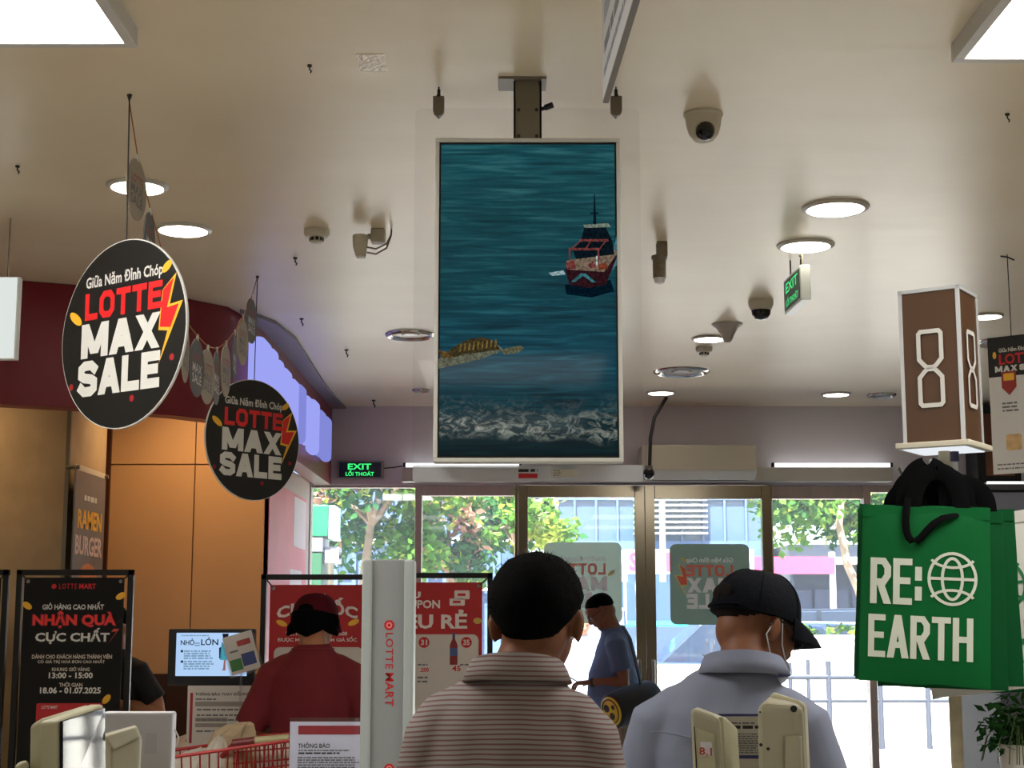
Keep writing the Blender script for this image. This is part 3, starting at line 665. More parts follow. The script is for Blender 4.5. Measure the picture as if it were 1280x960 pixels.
# ================================================================== HANGING SCREEN
TY = onz(660, 98, CEIL).y
fr = Fr((0, TY, 0))
x0, x1, z0, z1 = fr.rect(543, 174, 777, 578)
xc = (x0+x1)/2
tv = thing('hanging_screen', 'tall advertising screen showing the sea, hung from the ceiling', 'screen', (xc, TY, z0))
w, h = (x1-x0)/2, z1-z0
mb = MB(); f = .012
for b in ((-w, w, 0, f), (-w, w, h-f, h), (-w, -w+f, f, h-f), (w-f, w, f, h-f)): mb.box(b[0], b[1], -.012, .05, b[2], b[3])
mb.build('bezel', mat('tv_white', rgb(200, 198, 190), .4), tv, False, .002)
B('back_cover', BLACK, -w+.01, w-.01, .0, .045, .01, h-.01, tv)
B('inner_border', BLACK, -w+f, w-f, -.006, .0, f, h-f, tv)
iw, i0, i1 = w-f-.005, f+.007, h-f-.007
def sea_mat():
    m = bpy.data.materials.new('sea_picture'); m.use_nodes = True; nt = m.node_tree; p = nt.nodes['Principled BSDF']
    N, L = nt.nodes.new, nt.links.new
    p.inputs['Base Color'].default_value = (.005, .008, .01, 1); p.inputs['Roughness'].default_value = .06; p.inputs['Specular IOR Level'].default_value = .18
    tc = N('ShaderNodeTexCoord'); mp = N('ShaderNodeMapping'); mp.inputs['Scale'].default_value = (1.6, 1, 26); L(tc.outputs['Object'], mp.inputs[0])
    n = N('ShaderNodeTexNoise'); n.inputs['Scale'].default_value = 3.2; n.inputs['Detail'].default_value = 8; n.inputs['Roughness'].default_value = .6; n.inputs['Distortion'].default_value = .5; L(mp.outputs[0], n.inputs['Vector'])
    r = N('ShaderNodeValToRGB'); e = r.color_ramp.elements
    e[0].position = .3; e[0].color = (.0018, .02, .03, 1); e[1].position = .76; e[1].color = (.022, .125, .145, 1)
    q = r.color_ramp.elements.new(.52); q.color = (.004, .055, .074, 1)
    L(n.outputs['Fac'], r.inputs[0])
    # darker, deeper water lower down in the picture
    sx = N('ShaderNodeSeparateXYZ'); L(tc.outputs['Object'], sx.inputs[0])
    g = N('ShaderNodeMapRange'); g.inputs[1].default_value = 0; g.inputs[2].default_value = h; L(sx.outputs['Z'], g.inputs[0])
    gr = N('ShaderNodeValToRGB'); ge = gr.color_ramp.elements
    ge[0].position = .02; ge[0].color = (.15, .12, .12, 1); ge[1].position = 1; ge[1].color = (1.5, 1.2, 1.15, 1)
    a = ge.new(.12); a.color = (.35, .3, .3, 1); a = ge.new(.3); a.color = (.55, .8, .95, 1); a = ge.new(.5); a.color = (.5, .75, .8, 1); a = ge.new(.75); a.color = (1, .9, .85, 1)
    L(g.outputs[0], gr.inputs[0])
    mu = N('ShaderNodeMix'); mu.data_type = 'RGBA'; mu.blend_type = 'MULTIPLY'; mu.inputs[0].default_value = 1; L(r.outputs[0], mu.inputs[6]); L(gr.outputs[0], mu.inputs[7])
    # breaking wave across the lower part
    mp2 = N('ShaderNodeMapping'); mp2.inputs['Scale'].default_value = (9, 1, 16); L(tc.outputs['Object'], mp2.inputs[0])
    n2 = N('ShaderNodeTexNoise'); n2.inputs['Scale'].default_value = 2.6; n2.inputs['Detail'].default_value = 9; n2.inputs['Roughness'].default_value = .72; n2.inputs['Distortion'].default_value = 1.1; L(mp2.outputs[0], n2.inputs['Vector'])
    n3 = N('ShaderNodeTexNoise'); n3.inputs['Scale'].default_value = 4; L(tc.outputs['Object'], n3.inputs['Vector'])
    ad = N('ShaderNodeMath'); ad.operation = 'MULTIPLY_ADD'; ad.inputs[1].default_value = .10; L(n3.outputs['Fac'], ad.inputs[0]); L(g.outputs[0], ad.inputs[2])
    br = N('ShaderNodeValToRGB'); be = br.color_ramp.elements
    be[0].position = .105; be[0].color = (0, 0, 0, 1); be[1].position = .26; be[1].color = (0, 0, 0, 1)
    for ps, c in ((.135, 1), (.155, .9), (.18, .6), (.21, .2)): x_ = be.new(ps); x_.color = (c, c, c, 1)
    L(ad.outputs[0], br.inputs[0])
    th = N('ShaderNodeMapRange'); th.inputs[1].default_value = .47; th.inputs[2].default_value = .76; L(n2.outputs['Fac'], th.inputs[0])
    mm = N('ShaderNodeMath'); mm.operation = 'MULTIPLY'; L(th.outputs[0], mm.inputs[0]); L(br.outputs[0], mm.inputs[1])
    fo = N('ShaderNodeMix'); fo.data_type = 'RGBA'; fo.inputs[7].default_value = (.42, .45, .38, 1); L(mm.outputs[0], fo.inputs[0]); L(mu.outputs[2], fo.inputs[6])
    L(fo.outputs[2], p.inputs['Emission Color']); p.inputs['Emission Strength'].default_value = 1
    return m
scr = B('screen', sea_mat(), -iw, iw, -.0085, -.006, i0, i1, tv)
FT = Fr((xc, TY-.0085, z0))
def em(n, r, g, b, k=1.0):
    if 'pic_'+n in MATS: return MATS['pic_'+n]
    m = emis('pic_'+n, tuple(lin(c) for c in (r, g, b))+(1,), k); nt = m.node_tree; e_ = [x for x in nt.nodes if x.type == 'EMISSION'][0]
    tc = nt.nodes.new('ShaderNodeTexCoord'); ns = nt.nodes.new('ShaderNodeTexNoise'); ns.inputs['Scale'].default_value = 130; ns.inputs['Detail'].default_value = 6
    mr = nt.nodes.new('ShaderNodeMapRange'); mr.inputs[1].default_value = .3; mr.inputs[2].default_value = .7; mr.inputs[3].default_value = .35*k; mr.inputs[4].default_value = 1.35*k
    nt.links.new(tc.outputs['Object'], ns.inputs['Vector']); nt.links.new(ns.outputs['Fac'], mr.inputs[0]); nt.links.new(mr.outputs[0], e_.inputs[1])
    return m
def pic(name, pts, m, y=-.0089): return MB().prism([FT.px(*p) for p in reversed(pts)], y-.0002, y).build(name, m, scr)
# fishing boat
hull, deck, redm, pale = em('hull', 44, 20, 26), em('deck', 116, 100, 84), em('redrail', 112, 56, 54), em('pale', 170, 186, 184)
dk = em('dark', 10, 22, 30); wake = em('wake', 150, 176, 180); tealc = em('teal', 50, 110, 118)
pic('boat_wake', [(770, 296), (772, 296), (772, 330), (758, 345), (764, 325)], em('wake2', 70, 112, 122))
pic('boat_wake', [(686, 341), (704, 338), (707, 343), (690, 345)], wake)
pic('boat_shadow', [(706, 356), (763, 350), (768, 364), (740, 372), (708, 368)], em('shade', 3, 22, 34), -.0088)
pic('boat_hull', [(706, 336), (712, 334), (757, 338), (771, 316), (771, 322), (757, 356), (735, 360), (712, 356)], hull, -.0091)
pic('boat_deck', [(708, 326), (770, 312), (771, 318), (755, 340), (711, 337)], deck, -.0093)
pic('cargo', [(707, 329), (718, 325), (720, 336), (709, 337)], redm, -.0095)
pic('cargo', [(735, 330), (742, 327), (745, 334), (738, 336)], redm, -.0095)
pic('cargo', [(747, 331), (757, 328), (760, 336), (749, 338)], em('orange', 120, 58, 38), -.0095)
pic('boat_cabin', [(731, 282), (757, 284), (765, 300), (768, 318), (720, 324), (716, 312), (726, 302)], dk, -.0094)
pic('cabin_roof', [(729, 281), (760, 279), (764, 284), (731, 285)], em('roof', 110, 124, 112), -.0096)
pic('roof_frame', [(725, 299), (760, 299), (761, 302), (724, 302)], redm, -.0096)
pic('roof_frame', [(711, 310), (748, 310), (749, 313), (711, 313)], redm, -.0096)
for a, b in ((726, 712), (738, 731), (757, 748)): pic('roof_frame', [(a, 300), (a+2, 300), (b+2, 312), (b, 312)], redm, -.0096)
for x in (711, 747): pic('roof_frame', [(x, 311), (x+2, 311), (x+2, 330), (x, 330)], redm, -.0096)
pic('mast', [(742.5, 243), (743.5, 243), (745.5, 281), (741.5, 281)], dk, -.0096)
pic('mast_spar', [(738, 266), (748, 266), (748, 267.5), (738, 267.5)], dk, -.0096)
pic('bow_mark', [(714, 352), (726, 342), (732, 342), (745, 353), (740, 353), (729, 345), (718, 353)], tealc, -.0096)
pic('life_post', [(745, 320), (747, 320), (747, 332), (745, 332)], pale, -.0097)
# sea turtle swimming in from the left
shell, belly, skin_ = em('shell', 62, 54, 34), em('belly', 98, 100, 84), em('turtle', 92, 92, 70)
pic('turtle_body', [(548, 449), (560, 441), (576, 431), (590, 424), (606, 422), (618, 427), (628, 436), (622, 441), (600, 449), (580, 454), (560, 458), (548, 461)], belly)
pic('turtle_shell', [(556, 442), (570, 432), (586, 424), (604, 421), (616, 426), (626, 437), (604, 440), (580, 443), (568, 447)], shell, -.0091)
for i in range(9):
    x = 574+i*5.5; y = 440-i*.7
    pic('shell_plate', [(x, y), (x+2.2, y-1), (x+3.2, y-10), (x+1.2, y-10.5)], em('plate', 112, 92, 46), -.0093)
pic('turtle_head', [(626, 437), (640, 434), (651, 432), (655, 435), (648, 441), (630, 443)], skin_, -.0092)
pic('turtle_fin', [(548, 438), (560, 440), (566, 448), (552, 447)], em('fin', 92, 70, 38), -.0093)
# mount: ceiling plate, steel channel, side lever
ap = thing('screen_mount', 'grey steel ceiling bracket holding the hanging screen', 'bracket', (xc, TY+.03, CEIL))
mx0, mx1 = fr.px(642, 130)[0]-xc, fr.px(677, 130)[0]-xc
zb = fr.px(660, 174)[1]-CEIL
MB().box(mx0, mx1, -.03, -.024, zb, 0).box(mx0, mx0+.006, -.03, .03, zb, 0).box(mx1-.006, mx1, -.03, .03, zb, 0).build('channel', GREYM, ap)
B('ceiling_plate', GREYM, mx0-.045, mx1+.015, -.05, .06, -.008, 0, ap, .002)
for x in (mx0+.015, mx1-.015):
    for z in (zb*.52, zb*.95): MB().tube([(x, -.03, z), (x, -.034, z)], .005, 8).build('bolt', CORD, ap)
MB().tube([(mx1, -.01, zb*.47), (mx1+.012, -.01, zb*.45)], .006, 8).tube([(mx1+.01, -.01, zb*.45), (mx1+.034, -.01, zb*.4)], .009, 10).build('lever', BLACK, ap, True)
# clear acrylic surround with two clamps on cables
ax0, ax1, az0, az1 = Fr((0, TY+.075, 0)).rect(517, 136, 802, 604)
ac = thing('acrylic_surround', 'clear acrylic panel framing the hanging screen, labels at the bottom', 'acrylic panel', ((ax0+ax1)/2, TY+.075, az0))
aw, ah = (ax1-ax0)/2, az1-az0
ACR = clear('acrylic', (.985, .985, .985, 1), .03, .012, (.95, .95, .95, 1))
MB().prism(rrect(-aw, aw, 0, ah, .02), -.004, .004).build('sheet', ACR, ac)
B('frosted_strip', clear('frosted', (.9, .9, .9, 1), .03, .5, (.78, .8, .82, 1), .3), -aw+.003, aw-.003, -.0055, -.0042, .004, .052, ac)
fa = Fr(ac.location)
r_ = fa.rect(648, 592, 672, 598); poly(ac, 'red_label', rrect(r_[0], r_[1], r_[2], r_[3], .001), RED, -.0058)
r2 = fa.rect(648, 586, 672, 591); lines(ac, r2[0], r2[1], (r2[2]+r2[3])/2, .009, INKB, 1, 2, -.0058, 12, 0)
r_ = fa.rect(690, 587, 721, 596); poly(ac, 'cream_label', rrect(r_[0], r_[1], r_[2], r_[3], .002), mat('label_cream', rgb(206, 200, 180), .6), -.0058)
lines(ac, r_[0]+.003, r_[0]+.025, r_[3]-.004, .003, INKG, 3, 2.2, -.0063, 3)
for u in (548.5, 770): 
    hx, hz = fa.px(u, 122); p = onz(u-1, 94, CEIL)
    cl = thing('panel_clamp', 'grey clamp on a short cable at the %s top of the acrylic panel' % ('left' if u < 600 else 'right'), 'clamp', (ac.location.x+hx, TY+.075, ac.location.z+hz))
    MB().prism([(-.0165, 0), (-.0165, -.045), (-.012, -.058), (0, -.063), (.012, -.058), (.0165, -.045), (.0165, 0)][::1], -.016, -.0045).build('plate', GREYM, cl)
    MB().prism([(-.0165, 0), (-.0165, -.045), (0, -.063), (.0165, -.045), (.0165, 0)], .0045, .016).build('back_plate', GREYM, cl)
    MB().box(-.006, .006, -.016, .016, -.002, .004).tube([(0, 0, .002), (0, 0, .025)], .005, 8).build('cable_stop', CORD, cl)
    MB().tube([(0, 0, .02), (0, 0, CEIL-cl.location.z)], .0022, 6).build('cable', CORD, cl)
# blade sign at the top centre, hung along the aisle
pf = at(757, 126, 3.45); sx = pf.x
bs = thing('aisle_blade_sign', 'white printed blade sign hanging edge-on at the top centre', 'sign', (sx+.03, pf.y-.75, pf.z), 0)
bs.rotation_euler = (0, 0, -PI/2+.04)
B('board', mat('sign_white', rgb(214, 218, 224), .5), -.75, .75, -.006, .006, 0, CEIL-pf.z-.04, bs)
B('edge_strip', mat('sign_edge', rgb(120, 112, 104), .5), -.75, .75, -.0065, .0065, -.006, 0, bs)
hb = CEIL-pf.z-.04
lines(bs, -.72, .7, .055, .018, mat('ink_pale', rgb(150, 156, 168), .6), 1, 2, -.0065, 5); lines(bs, -.7, .6, .11, .03, mat('ink_mid', rgb(128, 130, 138), .6), 1, 2, -.0065, 6); lines(bs, -.7, .65, .19, .05, mat('ink_lightgrey', rgb(176, 180, 190), .6), 1, 2, -.0065, 8)
for x in (-.6, .6): MB().tube([(x, 0, hb), (x, 0, hb+.04)], .003, 6).build('hanger', GREYM, bs)
# ================================================================== NUMBER BOX POLE WITH TOTE BAGS
PY = 4.75
pb = at(1181, 575, PY); px_ = pb.x
pt = thing('checkout_number_pole', 'pole with a lit brown number 8 box above the green bags', 'sign pole', (px_, PY, 0), math.radians(-34))
a2 = .096
nz1 = at(1193, 352, PY-.17).z; nz0 = at(1198, 548, PY-.17).z
BR = mat('box_brown', rgb(80, 53, 30), .45, var=.04, vscale=6)
EDGE = mat('box_edge', rgb(196, 198, 198), .4, .2)
B('light_box', BR, -a2+.004, a2-.004, -a2+.004, a2-.004, nz0, nz1-.004, pt)
mb = MB(); e = .011
for sx_ in (-1, 1):
    for sy_ in (-1, 1):
        x, y = sx_*(a2-e/2), sy_*(a2-e/2); mb.box(x-e/2, x+e/2, y-e/2, y+e/2, nz0, nz1)
for z in (nz1-e,):
    for s_ in (-1, 1):
        mb.box(-a2, a2, s_*(a2-e/2)-e/2, s_*(a2-e/2)+e/2, z, z+e); mb.box(s_*(a2-e/2)-e/2, s_*(a2-e/2)+e/2, -a2+e, a2-e, z, z+e)
mb.build('edge_frame', EDGE, pt)
B('base_plate', CREAM, -a2-.02, a2+.02, -a2-.02, a2+.02, nz0-.018, nz0, pt, .003)
B('base_glow', emis('base_glow', (.9, .95, 1, 1), .9), -a2+.0, a2-.0, -a2+.0, a2-.0, nz0-.021, nz0-.0182, pt)  # emission stands in for light on the underside of the base plate
def eight(M, parent):
    H = nz1-nz0; zc = (nz1+nz0)/2-.012; hw, hh_, th = .042, .122, .0135
    out = [(-.75, 1), (.75, 1), (1, .82), (1, .28), (.45, .0), (1, -.28), (1, -1+.18), (.75, -1), (-.75, -1), (-1, -.82), (-1, -.28), (-.45, 0), (-1, .28), (-1, .82)]
    def ring(pts):
        n = len(pts); mb = MB()
        P = [Vector((x, 0, z)) for x, z in pts]; I = []
        for i in range(n):
            a, b, c = P[i-1], P[i], P[(i+1) % n]
            d1, d2 = (b-a).normalized(), (c-b).normalized(); n1 = Vector((d1.z, 0, -d1.x)); n2 = Vector((d2.z, 0, -d2.x))
            m_ = (n1+n2).normalized(); I.append(b+m_*th/max(.4, m_.dot(n1)))
        for i in range(n):
            j = (i+1) % n; q = len(mb.v)
            for p in (P[i], P[j], I[j], I[i]): mb.v.append(M @ Vector((p.x, -a2-.002, zc+p.z)))
            mb.face([q, q+1, q+2, q+3])
        return mb
    for s_ in (1, -1):
        mb = MB()
        loop = [(-hw*.55, s_*.004), (-hw, s_*.026), (-hw, s_*(hh_-.012)), (-hw*.75, s_*hh_), (hw*.75, s_*hh_), (hw, s_*(hh_-.012)), (hw, s_*.026), (hw*.55, s_*.004), (hw*.3, -s_*.004), (-hw*.3, -s_*.004)]
        if s_ < 0: loop = loop[::-1]
        r = ring(loop); q = len(mb.v); mb.v += r.v
        for f_ in r.f: mb.face([i+q for i in f_])
        mb.build('numeral_loop', INKW, parent, label='%s loop of the white outlined number 8' % ('upper' if s_ > 0 else 'lower'))
for k_ in range(4): eight(Matrix.Rotation(k_*PI/2, 4, 'Z'), pt)
MB().tube([(0, 0, 0), (0, 0, nz0-.02)], .019, 14).build('post', mat('pole_cream', rgb(170, 160, 132), .5, var=.15, vscale=20), pt, True)
B('junction_box', mat('junction_pale', rgb(178, 178, 172), .5), -.06, .02, .02, .07, nz0-.17, nz0-.04, pt, .006)
MB().tube([(.05, -.06, nz0-.03), (.05, -.06, nz0-.06)], .014, 12).build('switch', mat('switch_blue', rgb(40, 40, 70), .4), pt, True)
MB().lathe([(.16, 0), (.16, .012), (.03, .025)], 24).build('foot_plate', CREAM, pt, True)
MB().tube([(-.02, -.015, 2.0), (-.09, -.12, 1.99), (-.1, -.14, 2.02)], .006, 8).build('bag_hook', STEEL, pt, True)
# tote bags
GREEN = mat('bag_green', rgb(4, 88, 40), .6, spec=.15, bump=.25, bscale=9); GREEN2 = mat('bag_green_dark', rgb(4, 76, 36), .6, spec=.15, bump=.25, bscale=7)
OFFW = mat('bag_white', rgb(206, 204, 196), .7, bump=.2, bscale=8); WEB = mat('webbing_black', rgb(4, 4, 5), .8, spec=.08, bump=.15, bscale=60)
CREAMI = mat('bag_print', rgb(198, 204, 188), .6)
BF = Fr(at(1162, 750, 4.52), math.radians(-19))
def bag(lab, loc, rz, W2, H, bodym, printm, seed, dep=.012, handle=True, full=True, tilt=0):
    t = thing('tote_bag', lab, 'bag', loc, rz, 'tote bags on the pole'); t.rotation_euler = (0, tilt, rz)
    rnd = random.Random(seed); mb = MB(); nx, nz = 14, 18
    def sur(side):
        b0 = len(mb.v)
        for j in range(nz+1):
            for i in range(nx+1):
                u_, v_ = i/nx*2-1, j/nz
                ed = (1-u_**4)*(1-(2*v_-1)**6)
                wv = noise.noise(Vector((u_*1.6+seed, v_*2.2, side*3)))*.007*ed
                x = u_*W2*(1-.02*v_)+noise.noise(Vector((seed, v_*3, u_)))*.003
                mb.v.append(Vector((x, side*(dep*ed+.0015)+wv*.6, v_*H-H+noise.noise(Vector((u_*2, seed, 9)))*.004)))
        for j in range(nz):
            for i in range(nx):
                a = b0+j*(nx+1)+i; q = [a, a+1, a+nx+2, a+nx+1]; mb.face(q if side < 0 else q[::-1])
    sur(-1); sur(1)
    n1 = (nx+1)*(nz+1)
    for j in range(nz):
        for i_, fl in ((0, False), (nx, True)):
            a, b = j*(nx+1)+i_, (j+1)*(nx+1)+i_; q = [a, b, b+n1, a+n1]; mb.face(q if fl is False else q[::-1])
    for i in range(nx): mb.face([i+1, i, i+n1, i+1+n1])
    mb.build('body', bodym, t, True)
    MB().box(-W2*.97, W2*.97, -.006, -.0045, -.035, -.002).build('hem', bodym, t)
    if full:
        yy = -dep-.0105
        def surf(x, z, p, q): return x, z
        k = []
        def put(s, r, bold):
          for o in block(t, s, r, printm, -dep-.004, bold, gap=.14):
            bm = bmesh.new(); bm.from_mesh(o.data); bmesh.ops.subdivide_edges(bm, edges=bm.edges, cuts=2, use_grid_fill=True); bm.to_mesh(o.data); bm.free()
            for v in o.data.vertices:
                u_, v_ = v.co.x/W2, (v.co.z+H)/H
                ed = max(0, (1-u_**4)*(1-(2*v_-1)**6)); v.co.y = -(dep*ed+.0015)+noise.noise(Vector((u_*1.6+seed, v_*2.2, -3)))*.007*ed*.6-.0022
        put('RE:', (-.84*W2, -.03*W2, -H*.56, -H*.30), .5); put('EARTH', (-.86*W2, .74*W2, -H*.86, -H*.62), .5)
        R = .30*W2*1.18; cx_, cz_ = .42*W2, -H*.405
        def band(fn, w_, n=36, a0=0, a1=2*PI):
            m_ = MB()
            for i in range(n+1):
                a = a0+(a1-a0)*i/n; p = Vector(fn(a)); d = (Vector(fn(a+.01))-Vector(fn(a-.01))).normalized(); nn = Vector((-d.y, d.x))*w_/2
                for s_ in (1, -1):
                    x, z = p.x+nn.x*s_, p.y+nn.y*s_; u_, v_ = x/W2, (z+H)/H; ed = max(0, (1-u_**4)*(1-(2*v_-1)**6))
                    m_.v.append(Vector((x, -(dep*ed+.0015)+noise.noise(Vector((u_*1.6+seed, v_*2.2, -3)))*.007*ed*.6-.0022, z)))
            for i in range(n): m_.face([2*i+1, 2*i+3, 2*i+2, 2*i])
            m_.build('globe_emblem', printm, t)
        wd = R*.13
        band(lambda a: (cx_+R*math.cos(a), cz_+R*1.12*math.sin(a)), wd)
        band(lambda a: (cx_+R*.43*math.cos(a), cz_+R*.9*math.sin(a)), wd)
        band(lambda a: (cx_+R*a, cz_), wd, 8, -1, 1)
        band(lambda a: (cx_+R*.95*math.cos(a), cz_+R*1.0-R*.5*math.sin(a)), wd*.9, 16, .35, PI-.35)
        band(lambda a: (cx_+R*.95*math.cos(a), cz_-R*1.0+R*.5*math.sin(a)), wd*.9, 16, .35, PI-.35)
    return t
def strap(t, pts, w_, name='handle', m=WEB, ref=(1, 0, 0)):
    return MB().tube(pts, [(w_/2, .003)]*len(pts), 8, ref=ref).build(name, m, t, True)
BW, BH = .185, .515
front = bag('frontmost green tote bag with white globe emblem and RE:EARTH print', BF.loc+Vector((0, 0, .272)), BF.rz, BW, BH, GREEN, CREAMI, 3, tilt=.05)
fx = lambda u, v: Vector((Fr(front.location, BF.rz).px(u, v)[0], 0, Fr(front.location, BF.rz).px(u, v)[1]))
HK = fx(1172, 588)
def arch(a, b, top, y, w_, t, drop=0, n=23):
    pts = []
    for i in range(n):
        s_ = i/(n-1); an = PI*(1-s_)
        x = (a.x+b.x)/2+(b.x-a.x)/2*math.cos(an); z = a.z*(1-s_)+b.z*s_+(top-(a.z+b.z)/2)*math.sin(an)**.75
        pts.append(Vector((x, y*(1-.2*math.sin(an)), z)))
    return strap(t, pts, w_)
arch(fx(1141, 648), fx(1203, 648), HK.z, .0, .05, front)
# the front handle that has slipped down over the face
strap(front, [fx(1135, 600)+Vector((0, .03, 0)), fx(1134, 640)-Vector((0, .02, 0)), fx(1134, 654)-Vector((0, .022, 0)), fx(1135.5, 665)-Vector((0, .024, 0)), fx(1138.5, 673)-Vector((0, .026, 0)), fx(1143, 677.5)-Vector((0, .026, 0)), fx(1148.5, 677.5)-Vector((0, .026, 0)), fx(1154, 673)-Vector((0, .026, 0)), fx(1161, 664)-Vector((0, .026, 0)), fx(1169, 655)-Vector((0, .026, 0)), fx(1180, 647)-Vector((0, .024, 0)), fx(1198, 641)+Vector((0, -.006, 0))], .022)
cnt = ['second', 'third', 'fourth', 'fifth', 'sixth']
for i in range(5):
    d = Vector((math.sin(-BF.rz)*1, math.cos(BF.rz), 0))
    off = BF.u*(.016*(i+1) if i % 2 else -.006*(i+1))+d*(.028*(i+1))
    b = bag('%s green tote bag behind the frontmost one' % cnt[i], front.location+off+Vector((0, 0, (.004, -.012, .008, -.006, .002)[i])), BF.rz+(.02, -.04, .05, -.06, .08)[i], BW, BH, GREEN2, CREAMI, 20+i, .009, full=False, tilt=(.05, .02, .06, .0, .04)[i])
    y = -.01
    arch(Vector((-.055-.006*i, 0, -.01)), Vector((.07+.012*i, 0, -.01)), HK.z+.012-.012*i, y, .055, b)
d = Vector((math.sin(-BF.rz), math.cos(BF.rz), 0))
wb = bag('white tote bag with green print peeking out right of the green bags', front.location+BF.u*.095+d*.175+Vector((0, 0, -.03)), BF.rz-.12, BW, BH, OFFW, mat('bag_green_print', rgb(20, 110, 58), .6), 41, .008, tilt=-.14)
arch(Vector((-.09, 0, -.01)), Vector((.02, 0, -.01)), HK.z-.02, -.02, .05, wb)
for i in range(3):
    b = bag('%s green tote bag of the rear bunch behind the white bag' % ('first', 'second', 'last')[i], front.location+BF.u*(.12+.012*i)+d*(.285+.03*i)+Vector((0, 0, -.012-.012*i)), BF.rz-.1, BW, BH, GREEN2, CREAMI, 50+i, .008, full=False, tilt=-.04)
    arch(Vector((-.11, 0, -.01)), Vector((.0, 0, -.01)), HK.z-.03, -.02, .05, b)
# ================================================================== RIGHT: hanging sale board, dark cabinet, display, plant
hk = onz(1259, 318, CEIL)
bz = Fr((hk.x, hk.y, 0), math.radians(-40))
xl = bz.px(1238, 500)[0]; zt_ = bz.px(1262, 420)[1]; zb_ = bz.px(1262, 592)[1]; zm = bz.px(1262, 470)[1]
hb_ = thing('hanging_sale_board', 'black and white product sale board hanging at the right edge', 'sign', (hk.x, hk.y, zb_), math.radians(-40))
xr_ = xl+.62; H = zt_-zb_
B('board', mat('board_white', rgb(210, 208, 204), .5), xl, xr_, -.004, .004, 0, H, hb_)
B('black_header', INKB, xl, xr_, -.0052, -.004, zm-zb_, H, hb_)
text(hb_, 'Giữa Năm Đỉnh Chóp', (xl+.05, xl+.22, H-.075, H-.05), INKW, -.0062); text(hb_, 'LOTTE', (xl+.05, xl+.22, H-.125, H-.078), RED, -.0062, .03); block(hb_, 'MAX', (xl+.03, xl+.13, zm-zb_+.02, H-.13), INKW, -.0062, .5); block(hb_, 'SALE', (xl+.14, xl+.25, zm-zb_+.02, H-.13), INKW, -.0062, .5)
disc(hb_, 'gold_coin', (xl+.03, H-.08), .008, .016, GOLD, -.0056); disc(hb_, 'gold_coin', (xl+.24, H-.06), .008, .018, GOLD, -.0056)
for i in range(3):
    x = xl+.09+i*.15; poly(hb_, 'price_shield', [(x-.033, zm-zb_+.02), (x+.033, zm-zb_+.02), (x+.033, zm-zb_-.05), (x, zm-zb_-.085), (x-.033, zm-zb_-.05)][::-1], mat('shield_red', rgb(150, 40, 36), .5), -.0056)
    poly(hb_, 'shield_label', rrect(x-.024, x+.024, zm-zb_-.02, zm-zb_+.012, .004), GOLD, -.006)
    lines(hb_, x-.035, x+.04, zm-zb_-.12, .008, INKG, 3, 2, -.0056, 30+i)
for x, z, m_ in ((xl+.1, .13, mat('product_tan', rgb(206, 170, 120), .6, var=.2, vscale=40)), (xl+.24, .17, mat('product_green', rgb(90, 150, 90), .6, var=.2, vscale=40)), (xl+.24, .08, mat('product_beige', rgb(190, 176, 140), .6)), (xl+.42, .14, MATS['product_tan'])): poly(hb_, 'product_picture', rrect(x-.035, x+.035, z-.03, z+.04, .01), m_, -.0056)
lines(hb_, xl+.02, xr_-.05, .04, .006, INKG, 2, 3, -.0056, 40)
MB().tube([(0, 0, H), (0, 0, CEIL-zb_)], .0022, 6).build('string', CORD, hb_); MB().tube([(-.03, 0, CEIL-zb_-.004), (.0, 0, CEIL-zb_-.012), (.03, 0, CEIL-zb_-.03)], .004, 6).build('hook', CORD, hb_)
xg = at(1243, 700, 6.15).x; zg = at(1260, 612, 6.1).z
cb = thing('dark_shelf_cabinet', 'tall dark grey shelf cabinet with a lit white top edge at right', 'cabinet', (xg+.5, 6.4, 0))
CAB = mat('cabinet_grey', rgb(52, 54, 62), .45)
B('carcass', CAB, -.5, .6, -.25, .35, .08, zg, cb, .003); B('plinth', BLACK, -.47, .57, -.22, .33, 0, .08, cb)
B('top_panel', BLACK, -.52, .62, -.27, .36, zg, zg+.025, cb, .002); B('light_strip', emis('strip_white', (1, 1, 1, 1), 1.5), -.52, .62, -.275, -.262, zg+.025, zg+.035, cb)
B('top_sheet', WHITE, -.52, .62, -.26, .36, zg+.025, zg+.032, cb)
for x in (-.5, -.385, .1):
    B('door_panel', mat('cabinet_door', rgb(62, 63, 70), .4), x+.004, x+(.108 if x == -.5 else .48), -.262, -.25, .1, zg-.14, cb, .002)
B('header_rail', mat('cabinet_rail', rgb(84, 86, 96), .4), -.5, .6, -.264, -.25, zg-.13, zg-.01, cb)
x0, x1, z0, z1 = Fr((0, WALLY-.3, 0)).rect(1221, 507, 1275, 603)
dsp = thing('dark_wall_display', 'dark boxed display with brown face on the back wall, behind the sale board', 'display', ((x0+x1)/2, WALLY-.15, z0))
w = (x1-x0)/2
B('case', BLACK, -w, w, -.15, .15, 0, z1-z0, dsp, .006); B('face', mat('display_brown', rgb(120, 70, 46), .4, var=.3, vscale=3), -w+.06, w-.05, -.153, -.15, .05, z1-z0-.06, dsp)
